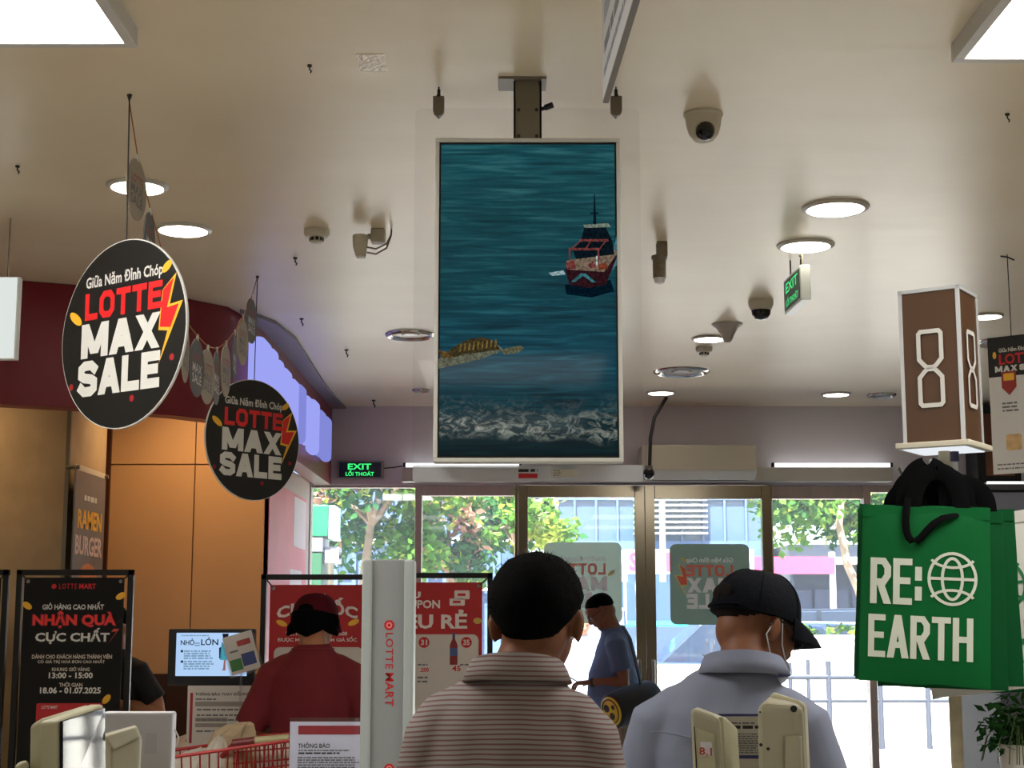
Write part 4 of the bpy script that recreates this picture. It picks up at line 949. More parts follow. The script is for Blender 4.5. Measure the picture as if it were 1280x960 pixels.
# potted plant on a low stand
pp_ = at(1268, 930, 5.4); 
stn = thing('plant_stand', 'dark display stand under the potted plant at the right edge', 'stand', (pp_.x+.03, 5.42, 0))
hz = at(1262, 962, 5.3).z
B('top', CAB, -.17, .2, -.14, .14, hz-.16, hz-.12, stn, .003)
for x in (-.15, .17):
    for y in (-.12, .12): B('leg', BLACKM, x-.012, x+.012, y-.012, y+.012, 0, hz-.16, stn)
po = thing('potted_plant', 'leafy dark green plant in a white pot at the bottom right corner', 'plant', (pp_.x+.035, 5.42, hz-.12))
zr = pp_.z-(hz-.12)
MB().lathe([(.06, 0), (.075, zr*.5), (.085, zr), (.078, zr), (.072, zr-.02), (0, zr-.02)], 28).build('pot', mat('pot_white', rgb(196, 190, 182), .4), po, True)
mb = MB(); rnd = random.Random(5)
for i in range(420):
    a = rnd.uniform(0, 2*PI); rr = .13*math.sqrt(rnd.random()); zz = zr+rnd.uniform(-.03, .2)*(1.1-rr/.2)
    c = Vector((rr*math.cos(a)-.01, rr*math.sin(a), zz)); d = Vector((rnd.uniform(-1, 1), rnd.uniform(-1, 1), rnd.uniform(-.7, .5))).normalized()
    s_ = d.cross(Vector((rnd.uniform(-1, 1), rnd.uniform(-1, 1), 1))).normalized(); L_ = rnd.uniform(.025, .05); q = len(mb.v)
    for p in (c, c+d*L_*.5+s_*L_*.3, c+d*L_, c+d*L_*.5-s_*L_*.3): mb.v.append(p)
    mb.face([q, q+1, q+2, q+3])
mb.build('foliage', thin('plant_leaf', rgb(34, 66, 30), .3), po)
for i in range(7):
    a = rnd.uniform(PI*.6, PI*1.6); MB().tube([(0, 0, zr-.02), (.05*math.cos(a), .05*math.sin(a), zr+.1), (.12*math.cos(a), .12*math.sin(a), zr+.02), (.14*math.cos(a), .14*math.sin(a), zr-.06)], .002, 5).build('stem', mat('plant_stem', rgb(60, 84, 36), .6), po)
VLN = 832
# ================================================================== LEFT AND MIDDLE: signs, stands, desk
# white lit sign at the left edge
x0, x1, z0, z1 = Fr((0, 6.0, 0)).rect(-90, 347, 24, 450)
t = thing('lightbox_sign', 'blank white lit sign board at the left picture edge', 'sign', ((x0+x1)/2, 6.0, z0))
w = (x1-x0)/2
B('case', mat('lightbox_case', rgb(220, 222, 220), .4), -w, w, -.02, .02, 0, z1-z0, t, .003); B('face', emis('lightbox_face', (.86, .92, .88, 1), .85), -w+.004, w-.008, -.022, -.02, .004, z1-z0-.004, t)
for x in (-w*.7, w*.7): MB().tube([(x, 0, z1-z0), (x, 0, CEIL-z0)], .003, 6).build('hanger', GREYM, t)
# banner stands
def banner_stand(lab, Y, u0, u1, vtop, bu0, bu1, bv, face, rz=0):
    fr = Fr((0, Y, 0)); um = (u0+u1)/2
    X0, Z1 = fr.px(u0, vtop); X1, _ = fr.px(u1, vtop)
    t = thing('banner_stand', lab, 'banner stand', ((X0+X1)/2, Y, 0))
    w = (X1-X0)/2; r = .014
    mb = MB().box(-w, -w+2*r, -r, r, .03, Z1).box(w-2*r, w, -r, r, .03, Z1).box(-w, w, -r, r, Z1-2*r, Z1).box(-w, w, -r, r, .2, .2+2*r)
    mb.build('frame', BLACKM, t, False, .003)
    for x in (-w+r, w-r): MB().box(x-.02, x+.02, -.25, .25, 0, .03).build('foot', BLACKM, t, False, .004)
    bx0, bz = fr.px(bu0, bv); bx1, _ = fr.px(bu1, bv); bx0 -= t.location.x; bx1 -= t.location.x
    B('banner', face, bx0, bx1, -.003, .0, .3, bz, t)
    for s_, bx in ((-1, bx0), (1, bx1)): MB().tube([(bx-s_*.015, -.001, bz-.015), (s_*(w-r*2), -.001, Z1-2*r)], .004, 6).build('tie', CORD, t); disc(t, 'eyelet', (bx-s_*.018, bz-.018), .009, .009, STEEL, -.0035)
    return t, Fr((t.location.x, Y-.004, 0))
BANB = mat('banner_black', rgb(20, 18, 17), .6, spec=.2)
t, f_ = banner_stand('black promotional banner on a black tube stand at lower left', 7.5, 22, 168, 712, 31, 156, 722, BANB)
T_ = lambda s, r, m, b=.02, **k: text(t, s, f_.rect(*r), m, -.0042, b, **k)
disc(t, 'round_logo', (f_.px(67.5, 733)[0], f_.px(67.5, 733)[1]), .012, .012, RED, -.0036)
T_('LOTTE', (74, 729.5, 96, 736), RED, .004, spacing=1.3); T_('MART', (99, 729.5, 120, 736), RED, .03)
T_('GIỎ HÀNG CAO NHẤT', (53, 752, 130, 762), INKW, .028); T_('NHẬN QUÀ', (40, 763, 146, 786), mat('outline_red', rgb(120, 10, 14), .5), .07)
text(t, 'NHẬN QUÀ', f_.rect(41, 764, 145, 785), mat('sale_red2', rgb(226, 44, 40), .5), -.0046, .04)
T_('CỰC CHẤT', (44, 785, 137, 805), INKW, .034)
sm = mat('ink_soft', rgb(200, 188, 172), .6)
T_('DÀNH CHO KHÁCH HÀNG THÀNH VIÊN', (40, 817, 140, 823.5), sm, .02); T_('CÓ GIÁ TRỊ HOÁ ĐƠN CAO NHẤT', (47, 823.5, 131, 830), sm, .02)
T_('KHUNG GIỜ VÀNG', (65, 833, 112, 839), sm, .02); T_('13:00 - 15:00', (61, 840.5, 116, 848), INKW, .03); T_('THỜI GIAN', (74, 852, 103, 858.5), sm, .02); T_('18.06 - 01.07.2025', (50, 859, 126, 867), INKW, .03)
q = [f_.px(*p) for p in ((152, 772), (139, 790), (146, 789), (134, 806), (149, 786), (142, 786))]; poly(t, 'lightning_bolt', q, mat('bolt_red', rgb(206, 60, 50), .5), -.0037)
for c_, rt in (((151, 745), .5), ((34, 757), -.6), ((133, 874), .9)): cc_ = f_.px(*c_); disc(t, 'gold_coin', cc_, .026, .015, GOLD, -.0037, rot=rt)
q = f_.rect(45, 879, 128, 905); poly(t, 'red_card', rrect(*q, .01), mat('card_red', rgb(178, 26, 34), .5), -.0037); T_('LOTTE MART', (52, 882, 72, 886), INKW, .01)
t, f_ = banner_stand('edge of another black tube banner stand at the left picture edge', 7.5, -140, 12, 712, -132, 2, 722, BANB)
t, f_ = banner_stand('red banner on a black tube stand behind the person in the dark red cap', 8.0, 327, 468, 718, 338, 463, 731, DRED)
for c_ in ((352, 779), (442, 778)): disc(t, 'gold_coin', f_.px(*c_), .03, .014, GOLD, -.0037, rot=-.4 if c_[0] < 400 else .4)
PALE = mat('ink_pale_warm', rgb(226, 214, 208), .55)
T_ = lambda s, r, m, b=.02, **k: text(t, s, f_.rect(*r), m, -.0042, b, **k)
T_('GIÁ', (392, 742, 409, 749), PALE, .02)
def bow(cx, amp): return lambda x, z, p, q: (x, z+amp*(1-(2*p-1)**2))
T_('CỰC SỐC', (346, 752, 447, 778), PALE, .036, fn=bow(0, .03)); T_('VỚI HOÁ ĐƠN TỪ 500.000', (357, 788, 434, 794.5), PALE, .02); T_('ĐƯỢC MUA SẢN PHẨM GIÁ SỐC', (347, 795.5, 446, 803), PALE, .02)
poly(t, 'white_panel', rrect(*f_.rect(341, 809, 453, 940), .03), mat('panel_cream', rgb(206, 198, 190), .6), -.0037)
t, f_ = banner_stand('red coupon banner on a black tube stand behind the striped shirt man', 8.0, 471, 616, 716, 478, 603, 728, DRED)
T_ = lambda s, r, m, b=.02, **k: text(t, s, f_.rect(*r), m, -.0042, b, **k)
T_('ƯU', (498, 738, 526, 748), PALE, .04); T_('COUPON', (490, 750, 550, 760.5), PALE, .03); T_('SIÊU RẺ', (487, 762, 584, 786), PALE, .034)
poly(t, 'cream_panel', rrect(*f_.rect(482, 793, 598, 930), .03), MATS['panel_cream'], -.0037)
for r_, ro in (((568, 738, 587, 749), 0), ((562, 748, 581, 757), 0)):
    poly(t, 'coupon_card', rrect(*f_.rect(*r_), .006), PALE, -.0038-ro); lines(t, f_.px(r_[0]+4, 750)[0], f_.px(r_[2]-3, 750)[0], f_.px(570, (r_[1]+r_[3])/2)[1], .014, RED, 1, 2, -.0045, 3)
disc(t, 'gold_coin', f_.px(597, 776), .022, .016, mat('coin_dull', rgb(196, 160, 70), .5), -.0037)
for u, tx in ((530, '31'), (583, '35')):
    disc(t, 'price_bubble', f_.px(u, 803), .028, .028, RED, -.0041); text(t, tx, f_.rect(u-4, 799.5, u+4, 806.5), INKW, -.0048, .03)
bx, bz = f_.px(567, 831); 
poly(t, 'sauce_bottle', [(bx-.02, bz), (bx+.02, bz), (bx+.02, bz+.1), (bx+.007, bz+.13), (bx+.006, bz+.155), (bx-.006, bz+.155), (bx-.007, bz+.13), (bx-.02, bz+.1)], mat('bottle_red', rgb(134, 34, 36), .4, var=.3, vscale=40), -.0041); poly(t, 'bottle_label', rrect(bx-.02, bx+.02, bz+.045, bz+.085, .003), mat('bottle_blue', rgb(70, 90, 140), .5), -.0046); poly(t, 'bottle_cap', rrect(bx-.007, bx+.007, bz+.14, bz+.162, .002), mat('cap_blue', rgb(60, 80, 120), .5), -.0046)
T_('.200', (525, 834.5, 536, 840), RED, .03); T_('45', (565, 832, 576, 839), RED, .03); lines(t, f_.px(575, VLN)[0], f_.px(590, VLN)[0], f_.px(580, 831)[1], .008, INKG, 1, 2, -.0045, 9)
lines(t, f_.px(522, VLN)[0], f_.px(536, VLN)[0], f_.px(530, 831)[1], .008, INKG, 1, 2, -.0045, 10); lines(t, f_.px(522, VLN)[0], f_.px(536, VLN)[0], f_.px(530, 847)[1], .01, INKG, 2, 2, -.0045, 11)
# white security pedestal with vertical lettering
YP = 4.3; f_ = Fr((0, YP, 0)); X0, Z1 = f_.px(455, 700); X1, _ = f_.px(519, 700)
t = thing('security_pedestal', 'tall white pedestal with red vertical store lettering in the middle', 'pedestal', ((X0+X1)/2, YP, 0)); w = (X1-X0)/2
PWH = mat('pedestal_white', rgb(170, 178, 176), .42); PGR = mat('pedestal_grey', rgb(146, 150, 150), .45)
B('body', PGR, -w+.02, w-.02, -.035, .05, .06, Z1, t, .003); B('side_rail', PWH, -w, -w+.027, -.045, .055, .0, Z1, t, .006); B('side_rail', PWH, w-.027, w, -.045, .055, .0, Z1, t, .006); B('foot_plate', GREYM, -w-.04, w+.04, -.1, .1, 0, .012, t, .003)
f_ = Fr((t.location.x, YP-.035, 0))
def logo(u, v, r):
    c_ = f_.px(u, v); d_ = r/F*YP; poly(t, 'round_logo', [(c_[0]+d_*math.cos(a)*(1 if abs(math.cos(a)) < .8 else 1), c_[1]+d_*math.sin(a)) for a in [2*PI*k/8+PI/8 for k in range(8)]], RED, -.0354); disc(t, 'logo_ring', c_, d_*.55, d_*.55, mat('logo_pale', rgb(226, 150, 150), .5), -.0359); disc(t, 'logo_core', c_, d_*.32, d_*.32, RED, -.0364)
logo(486.5, 781.5, 6.5); logo(486.5, 961, 6.5)
text(t, 'LOTTE', f_.rect(482, 791, 491.5, 836), RED, -.0358, .004, vertical=True, spacing=1.1); text(t, 'MART', f_.rect(481.5, 841, 492, 883), RED, -.0358, .008, vertical=True)
# service desk with monitor and notice
YD = 6.9; f_ = Fr((0, YD, 0))
X0 = f_.px(196, 900)[0]; zc = f_.px(280, 931)[1]
t = thing('service_desk', 'cream service desk below the fee notice and monitor', 'desk', (X0+.45, YD+.3, 0))
B('worktop', mat('desk_top', rgb(186, 178, 164), .4), -.45, .42, -.32, .3, zc-.04, zc, t, .004); B('front_panel', mat('desk_panel', rgb(200, 196, 188), .5), -.43, .4, -.29, -.27, .05, zc-.04, t)
for x in (-.43, .38): B('side_panel', MATS['desk_panel'], x, x+.02, -.27, .28, 0, zc-.04, t)
VLN = 890
# fee notice standing on the desk
nx0, nx1, nz0, nz1_ = f_.rect(234, 857, 336, 930.5)
t = thing('fee_notice', 'grey fee-change notice board with red stripe standing below the monitor', 'notice', ((nx0+nx1)/2, YD, zc)); w = (nx1-nx0)/2; hN = nz1_-zc
B('board', mat('notice_grey', rgb(196, 190, 182), .6), -w, w, -.004, .004, 0, hN, t)
MB().box(-w*.6, w*.6, .004, .1, 0, .006).build('easel_foot', GREYM, t)
g_ = Fr((t.location.x, YD-.004, zc))
T_ = lambda s, r, m, b=.02, **k: text(t, s, g_.rect(*r), m, -.0056, b, **k)
poly(t, 'red_stripe', rrect(*g_.rect(237, 866, 240.5, 929), .001), mat('stripe_red', rgb(150, 30, 40), .5), -.0048)
T_('THÔNG BÁO THAY ĐỔI PHÍ DỊCH VỤ', (244, 864, 334, 870.5), mat('ink_brownish', rgb(84, 72, 66), .6), .03); lines(t, g_.px(244, VLN)[0], g_.px(276, VLN)[0], g_.px(260, 874)[1], .007, INKG, 1, 2, -.0056, 2)
for a_ in ((244, 877, 332, 883), (244, 897, 284, 902), (244, 904, 284, 909)): poly(t, 'grey_bar', rrect(*g_.rect(*a_), .001), mat('bar_grey', rgb(138, 130, 122), .6), -.0048)
for v_ in (887, 894, 900, 914): lines(t, g_.px(246, VLN)[0], g_.px(330, VLN)[0], g_.px(280, v_)[1], .008, INKG, 1, 2, -.0056, v_, .4)
VLN = 818
# monitor
f_ = Fr((0, YD+.14, 0)); x0, x1, z0, z1 = f_.rect(211, 786, 319, 857)
t = thing('desk_monitor', 'black monitor with a bright blue screen on the service desk', 'monitor', ((x0+x1)/2, YD+.14, zc)); w = (x1-x0)/2; a_, b_ = z0-zc, z1-zc
B('casing', mat('monitor_black', rgb(20, 21, 24), .35), -w, w, -.02, .025, a_, b_, t, .006)
MB().tube([(0, .05, .01), (0, .05, a_+.1)], .025, 12).build('neck', BLACK, t, True); B('base', BLACK, -.11, .11, .0, .15, 0, .012, t, .005); B('neck_mount', BLACK, -.05, .05, .02, .06, a_+.06, a_+.14, t)
g_ = Fr((t.location.x, YD+.12, zc))
sr = g_.rect(220, 791, 309, 845)
sc_ = MB().prism(rrect(*sr, .002), -.0215, -.02).build('screen', emis('screen_blue', (lin(176), lin(208), lin(246), 1), 1), t)
EI = emis('screen_ink', (lin(26), lin(44), lin(60), 1), 1); EI2 = emis('screen_ink_soft', (lin(120), lin(150), lin(180), 1), 1)
text(sc_, 'NHỎ', g_.rect(226, 798, 243, 806.5), EI, -.0222, .02); text(sc_, 'LỚN', g_.rect(251.5, 796.5, 273, 806.5), EI, -.0222, .02); lines(sc_, g_.px(243, VLN)[0], g_.px(251, VLN)[0], g_.px(247, 804)[1], .006, EI2, 2, 1.6, -.0222, 2)
lines(sc_, g_.px(226, VLN)[0], g_.px(262, VLN)[0], g_.px(247, 794.5)[1], .005, EI2, 1, 1.6, -.0222, 4)
for v_ in (814, 827): lines(sc_, g_.px(230, VLN)[0], g_.px(268, VLN)[0], g_.px(247, v_)[1], .007, EI2, 4, 1.5, -.0222, v_); poly(sc_, 'leaf_bullet', rrect(*g_.rect(226, v_-1.5, 229, v_+1.5), .002), EI, -.0219)
def sp(n, c, pts): poly(sc_, n, [g_.px(*p) for p in reversed(pts)], emis('scr_'+n, tuple(lin(v) for v in c)+(1,), 1), -.0222)
sp('drawn_dress', (70, 150, 170), [(277, 804), (284, 804), (287, 825), (275, 825)]); sp('drawn_hair', (30, 26, 34), [(278, 792), (286, 792), (285, 798), (279, 798)]); sp('drawn_legs', (150, 96, 90), [(280, 825), (282, 825), (282, 838), (277, 838), (279, 836)]); sp('drawn_bag', (24, 30, 44), [(274, 810), (277, 808), (277, 824), (274, 823)])
# leaflet in a clear holder in front of the monitor
LP = at(302, 816, YD-.06)
t = thing('leaflet_holder', 'tilted coloured leaflet in a clear holder overlapping the monitor', 'leaflet', (LP.x, YD-.06, zc)); M = Matrix.Translation((0, 0, LP.z-zc)) @ Matrix.Rotation(-.28, 4, 'Y')
def lf(n, x0, x1, z0, z1, m, y=0): MB().box(x0, x1, y-.0006, y, z0, z1, 0, M).build(n, m, t)
lf('sheet', -.066, .066, -.085, .085, mat('leaflet_white', rgb(196, 190, 184), .6)); lf('green_block', -.06, -.008, -.07, -.02, mat('leaflet_green', rgb(58, 118, 62), .6), -.0008); lf('blue_block', -.005, .055, -.06, -.005, mat('leaflet_blue', rgb(56, 70, 126), .6), -.0008); lf('red_basket', -.01, .05, .03, .055, mat('leaflet_red', rgb(160, 60, 60), .6, var=.3, vscale=60), -.0008); lf('title_line', -.05, -.012, .01, .018, INKG, -.0008)
MB().box(-.075, .075, .002, .005, -.095, .07, 0, M).build('clear_back', clear('holder', (.9, .9, .92, 1), .08, .05), t); MB().tube([(.0, .006, LP.z-zc-.08), (.0, .01, 0)], .006, 8).build('holder_stem', clear('holder', (.9, .9, .92, 1)), t, True); MB().lathe([(.05, 0), (.05, .006), (0, .008)], 20).build('holder_base', MATS['holder'], t, True)
VLN = 950
# notice in acrylic frame in front of the pedestal's left side
YN = 4.75; f_ = Fr((0, YN, 0)); x0, x1, z0, z1 = f_.rect(361, 897, 466, 1000)
cst = thing('notice_counter', 'low white counter under the acrylic notice, below the picture edge', 'counter', ((x0+x1)/2, YN+.1, 0))
B('body', WHITE, -.2, .16, -.15, .25, .06, z0-.03, cst, .003); B('top', MATS['desk_top'], -.22, .18, -.17, .27, z0-.03, z0, cst, .003); B('plinth', BLACK, -.18, .14, -.12, .22, 0, .06, cst)
t = thing('acrylic_notice', 'white printed notice with a red bar in an acrylic stand', 'notice', ((x0+x1)/2, YN, z0)); w = (x1-x0)/2; H = z1-z0
B('sheet', mat('notice_white', rgb(202, 204, 220), .6), -w+.002, w-.002, -.001, .001, .004, H-.012, t); B('acrylic_front', clear('acrylic_clear', (.96, .96, .97, 1), .05), -w, w, -.005, -.003, 0, H, t); B('acrylic_back', MATS['acrylic_clear'], -w, w, .003, .005, 0, H, t); B('base', MATS['acrylic_clear'], -w, w, -.03, .05, 0, .004, t)
g_ = Fr((t.location.x, YN, z0)); poly(t, 'red_bar', rrect(*g_.rect(373, 907, 462, 918), .001), mat('bar_red', rgb(150, 28, 44), .5), -.0014); text(t, 'THÔNG BÁO', g_.rect(372.5, 928, 412.5, 935), INKB, -.0016, .02); lines(t, g_.px(373, VLN)[0], g_.px(440, VLN)[0], g_.px(400, 938)[1], .004, INKG, 1, 2, -.0016, 4); lines(t, g_.px(373, VLN)[0], g_.px(432, VLN)[0], g_.px(400, 941.5)[1], .005, INKB, 1, 2, -.0016, 5); lines(t, g_.px(372, VLN)[0], g_.px(450, VLN)[0], g_.px(400, 947)[1], .004, INKG, 12, 1.8, -.0016, 6, .1)
# ================================================================== SHOPPING CART WITH BAGS
CY = 5.75; cl_ = at(225, 930, CY); cr_ = at(362, 930, CY)
ct = thing('shopping_cart', 'red wire shopping cart loaded with white plastic bags', 'shopping cart', ((cl_.x+cr_.x)/2-.05, CY, 0)); CR = mat('cart_red', rgb(150, 26, 24), .35, .3)
w, zt_, zb_, dy = .36, at(240, 951, CY).z, .62, .22
def rim(z, s_, dz=0): return [Vector((-w*s_, -dy*s_, z-dz)), Vector((w*s_, -dy*s_, z+dz)), Vector((w*s_, dy*s_, z+dz)), Vector((-w*s_, dy*s_, z-dz)), Vector((-w*s_, -dy*s_, z-dz))]
top = rim(zt_+.05, 1, .05); bot = rim(zb_, .78)
mb = MB()
for i in range(4): mb.tube([top[i], top[i+1]], .007, 6).tube([bot[i], bot[i+1]], .005, 6)
for k in range(1, 6):
    s_ = k/6
    for i in range(4): mb.tube([top[i].lerp(bot[i], s_), top[i+1].lerp(bot[i+1], s_)], .0035, 5)
for i in range(4):
    n = 22 if i % 2 == 0 else 12
    for k in range(n): mb.tube([top[i].lerp(top[i+1], k/n), bot[i].lerp(bot[i+1], k/n)], .003, 5)
for k in range(12): mb.tube([bot[0].lerp(bot[1], k/12), bot[3].lerp(bot[2], k/12)], .003, 5)
mb.build('wire_basket', CR, ct)
# raised child-seat frame and handle at the right end
hz_ = at(345, 925, CY).z
q0 = at(275, 948, CY-.1)-ct.location; q1 = at(292, 930, CY-.12)-ct.location; q2 = at(320, 926, CY-.12)-ct.location; q3 = at(362, 924, CY-.12)-ct.location
MB().tube([p_+Vector((0, .22, 0)) for p_ in (q0, q1, q2, q3)], .009, 8).build('rear_seat_bar', CR, ct, True)
mb = MB().tube([q0, q1, q2, q3], .009, 8)
for k in range(14): p_ = q1.lerp(q3, k/13); mb.tube([p_, Vector((p_.x+.01, p_.y, zt_-.12))], .003, 5)
for z in (.03, .07, .11): mb.tube([q1-Vector((0, 0, z)), q3-Vector((0, 0, z))], .003, 5)
mb.build('seat_frame', CR, ct, True)
MB().tube([q2-Vector((0, .02, -.002)), q3-Vector((0, .02, -.006))], .014, 12).build('handle', mat('handle_cream', rgb(178, 170, 128), .45), ct, True)
MB().tube([q1-Vector((0, .02, 0)), q2-Vector((0, .02, 0))], .018, 10).build('handle_joint', mat('joint_maroon', rgb(110, 22, 24), .4), ct, True)
for sx_ in (-1, 1):
    for sy in (-1, 1):
        x, y = sx_*w*.7, sy*dy*.75
        MB().tube([(x, y, .1), (x, y, zb_)], .01, 8).build('leg', CR, ct, True); MB().tube([(x, y-.015, .055), (x, y+.015, .055)], .055, 18).build('wheel', BLACK, ct, True); MB().box(x-.02, x+.02, y-.02, y+.02, .055, .11).build('caster_fork', GREYM, ct)
def sack(lab, pts, m, seed):
    """crumpled plastic bag from stacked rings"""
    base = pts[0][0]; t = thing('plastic_bag', lab, 'bag', (ct.location.x+base[0], ct.location.y+base[1], base[2]), 0, 'plastic bags in the cart'); mb = MB(); n = 22; k = len(pts)
    for c, r in pts:
        for j in range(n):
            a = 2*PI*j/n; q = 1+.35*noise.noise(Vector((math.cos(a)*2.2+seed, math.sin(a)*2.2, c[2]*14))); mb.v.append(Vector((c[0]-base[0]+r[0]*q*math.cos(a), c[1]-base[1]+r[1]*q*math.sin(a), c[2]-base[2]+.02*noise.noise(Vector((a*2, seed, c[2]*9))))))
    for i in range(k-1):
        for j in range(n): a, c = i*n+j, i*n+(j+1) % n; mb.face([a, c, c+n, a+n])
    mb.face(list(reversed(range(n)))); mb.face([(k-1)*n+j for j in range(n)])
    o = mb.build('crumpled_film', m, t, False)
    return t
PB = thin('plastic_white', rgb(214, 206, 194), .3); PB2 = thin('plastic_tan', rgb(196, 176, 146), .3)
def L(u, v, y): p = at(u, v, CY+y); return (p.x-ct.location.x, y, p.z)
def col(u0, vs, y, z0): 
    top_ = [L(u, v, y) for u, v in vs]; return top_
def mk(lab, y, spec, m, seed):
    pts = []
    for (u, v, rx, ry) in spec: c = L(u, v, y); pts.append((c, (rx, ry)))
    return sack(lab, pts, m, seed)
b_ = mk('white plastic bag at the left end of the cart', -.02, ((243, 990, .08, .09), (243, 960, .09, .1), (244, 948, .075, .08), (249, 942, .05, .05), (254, 936, .016, .02)), PB, 1)
b_ = mk('tall tan plastic bag with knotted top in the cart', .0, ((292, 985, .09, .09), (291, 950, .1, .1), (291, 930, .085, .08), (294, 917, .075, .07), (300, 908, .05, .05), (306, 905, .02, .02)), PB2, 2)
b_ = mk('small white bag with looped handles in the middle of the cart', -.06, ((272, 990, .05, .06), (271, 955, .055, .06), (271, 940, .045, .05), (272, 928, .03, .02), (276, 922, .012, .01)), PB, 3)
b_ = mk('white plastic bag under the cart handle at right', .02, ((340, 990, .1, .1), (340, 960, .11, .1), (345, 945, .1, .08), (352, 930, .05, .05), (354, 920, .02, .02)), PB, 4)
# ================================================================== CHECKOUT COUNTERS AND CUSTOMER DISPLAYS IN FRONT
def counter(lab, x0, x1, y0, y1):
    t = thing('checkout_counter', lab, 'counter', ((x0+x1)/2, (y0+y1)/2, 0)); w, d = (x1-x0)/2, (y1-y0)/2
    B('body', mat('counter_white', rgb(196, 194, 188), .45), -w, w, -d, d, .08, .84, t, .004); B('worktop', GREYM, -w-.02, w+.02, -d-.02, d+.02, .84, .88, t, .004); B('plinth', BLACK, -w+.03, w-.03, -d+.03, d-.03, 0, .08, t); B('belt', BLACK, -w+.06, w-.06, -d+.05, d-.3, .88, .885, t)
counter('white checkout counter under the left customer displays', -1.15, -.42, 1.75, 2.95)
counter('white checkout counter under the right customer displays', .22, .8, 1.55, 2.55)
BEG2 = mat('beige_aged', rgb(176, 172, 148), .42, var=.05, vscale=20)
def pole_to(t, x, y, z): MB().tube([(x, y, 0), (x, y, z)], .017, 12).build('pole', BEIGE, t, True); MB().lathe([(.034, 0), (.034, .012), (.02, .02)], 20, (x, y, 0)).build('pole_base', BEIGE, t, True)
# left: beige display with a glossy glass face turned to the right
YA = 2.3; c = at(85, 930, YA); zb_ = .885
t = thing('customer_display', 'beige customer display with a reflective glass screen at lower left', 'display', (c.x, YA, zb_), 0)
def W(u, v, Y): p = at(u, v, Y); return Vector((p.x-t.location.x, Y-t.location.y, p.z-t.location.z))
def hexa(name, f4, b4, m, bev=.006):
    """solid from a front and a back quad"""
    mb = MB(); mb.v = list(f4)+list(b4)
    for q in ((0, 1, 2, 3), (7, 6, 5, 4), (0, 4, 5, 1), (1, 5, 6, 2), (2, 6, 7, 3), (3, 7, 4, 0)): mb.face(list(q)[::-1])
    o = mb.build(name, m, t, False, bev, 3); return o
bot_ = 1010
Yn, Yf = 2.22, 2.42
hexa('housing', [W(73, 900, Yn), W(130, 880, Yf), W(131, bot_, Yf), W(74, bot_, Yn)], [W(48, 902, Yn+.01), W(112, 880, Yf+.02), W(112, bot_, Yf+.02), W(48, bot_, Yn+.01)], BEIGE)
hexa('back_shell', [W(54, 896.5, Yn+.012), W(112, 880, Yf+.01), W(112, bot_, Yf+.01), W(54, bot_, Yn+.012)], [W(37, 907, Yn+.03), W(95, 886, Yf+.05), W(95, bot_, Yf+.05), W(36, bot_, Yn+.03)], BEIGE)
e_ = (W(130, 880, Yf)-W(73, 900, Yn)); nn = Vector((e_.y, -e_.x, 0)).normalized()*.003
fq = [W(76, 901.5, Yn)+nn, W(129, 884.5, Yf)+nn, W(130, bot_, Yf)+nn, W(76, bot_, Yn)+nn]
hexa('glass_screen', fq, [p-nn*1.5 for p in fq], mat('screen_gloss', rgb(26, 28, 32), .04, spec=.2), .001)
hexa('lower_arm', [W(18, 955, Yn-.02), W(36, 948, Yn), W(36, bot_, Yn), W(15, bot_, Yn-.02)], [W(18, 957, Yn+.1), W(36, 952, Yn+.1), W(36, bot_, Yn+.1), W(15, bot_, Yn+.1)], BEIGE, .008)
pole_to(t, 0, .03, W(85, bot_, YA).z+.02)
# left: second small beige display seen from behind
c = at(155, 935, 2.55)
t = thing('customer_display', 'small beige customer display seen from behind beside the white monitor', 'display', (c.x, 2.55, zb_))
hexa('housing', [W(130, 920, 2.46), W(171, 908, 2.5), W(175, 922, 2.5), W(142, 938, 2.46)], [W(130, 917, 2.62), W(170, 906, 2.64), W(178, 924, 2.62), W(131, 922, 2.62)], BEG2)
hexa('shell', [W(138, 931, 2.47), W(176, 921, 2.51), W(171, bot_, 2.51), W(138, bot_, 2.47)], [W(131, 921, 2.6), W(178, 921, 2.62), W(173, bot_, 2.62), W(131, bot_, 2.6)], BEG2)
pole_to(t, 0, .02, W(155, bot_, 2.55).z+.02)
# left: white back of a monitor
f_ = Fr((0, 2.75, 0)); x0, x1, z0, z1 = f_.rect(128, 889.5, 217, 1010)
t = thing('checkout_monitor', 'white back of a checkout monitor at lower left', 'monitor', ((x0+x1)/2, 2.75, zb_)); w = (x1-x0)/2
MW = mat('monitor_white', rgb(206, 206, 214), .42)
B('back_shell', MW, -w, w, -.02, .015, z0-zb_, z1-zb_, t, .004); B('recess', mat('monitor_recess', rgb(196, 196, 204), .45), w*.25, w*.6, -.0212, -.02, z1-zb_-.07, z1-zb_-.035, t)
B('screen', mat('screen_black', rgb(12, 12, 14), .1), -w+.006, w-.006, .015, .017, z0-zb_+.006, z1-zb_-.006, t)
MB().tube([(0, .0, 0), (0, 0, z0-zb_+.02)], .02, 12).build('neck', MW, t, True); MB().lathe([(.09, 0), (.09, .01), (.02, .02)], 24).build('base', MW, t, True); MB().tube([(w, .0, z1-zb_-.03), (w+.008, 0, z1-zb_-.045), (w+.004, 0, z1-zb_-.06)], .0015, 6).build('cable', WHITE, t)
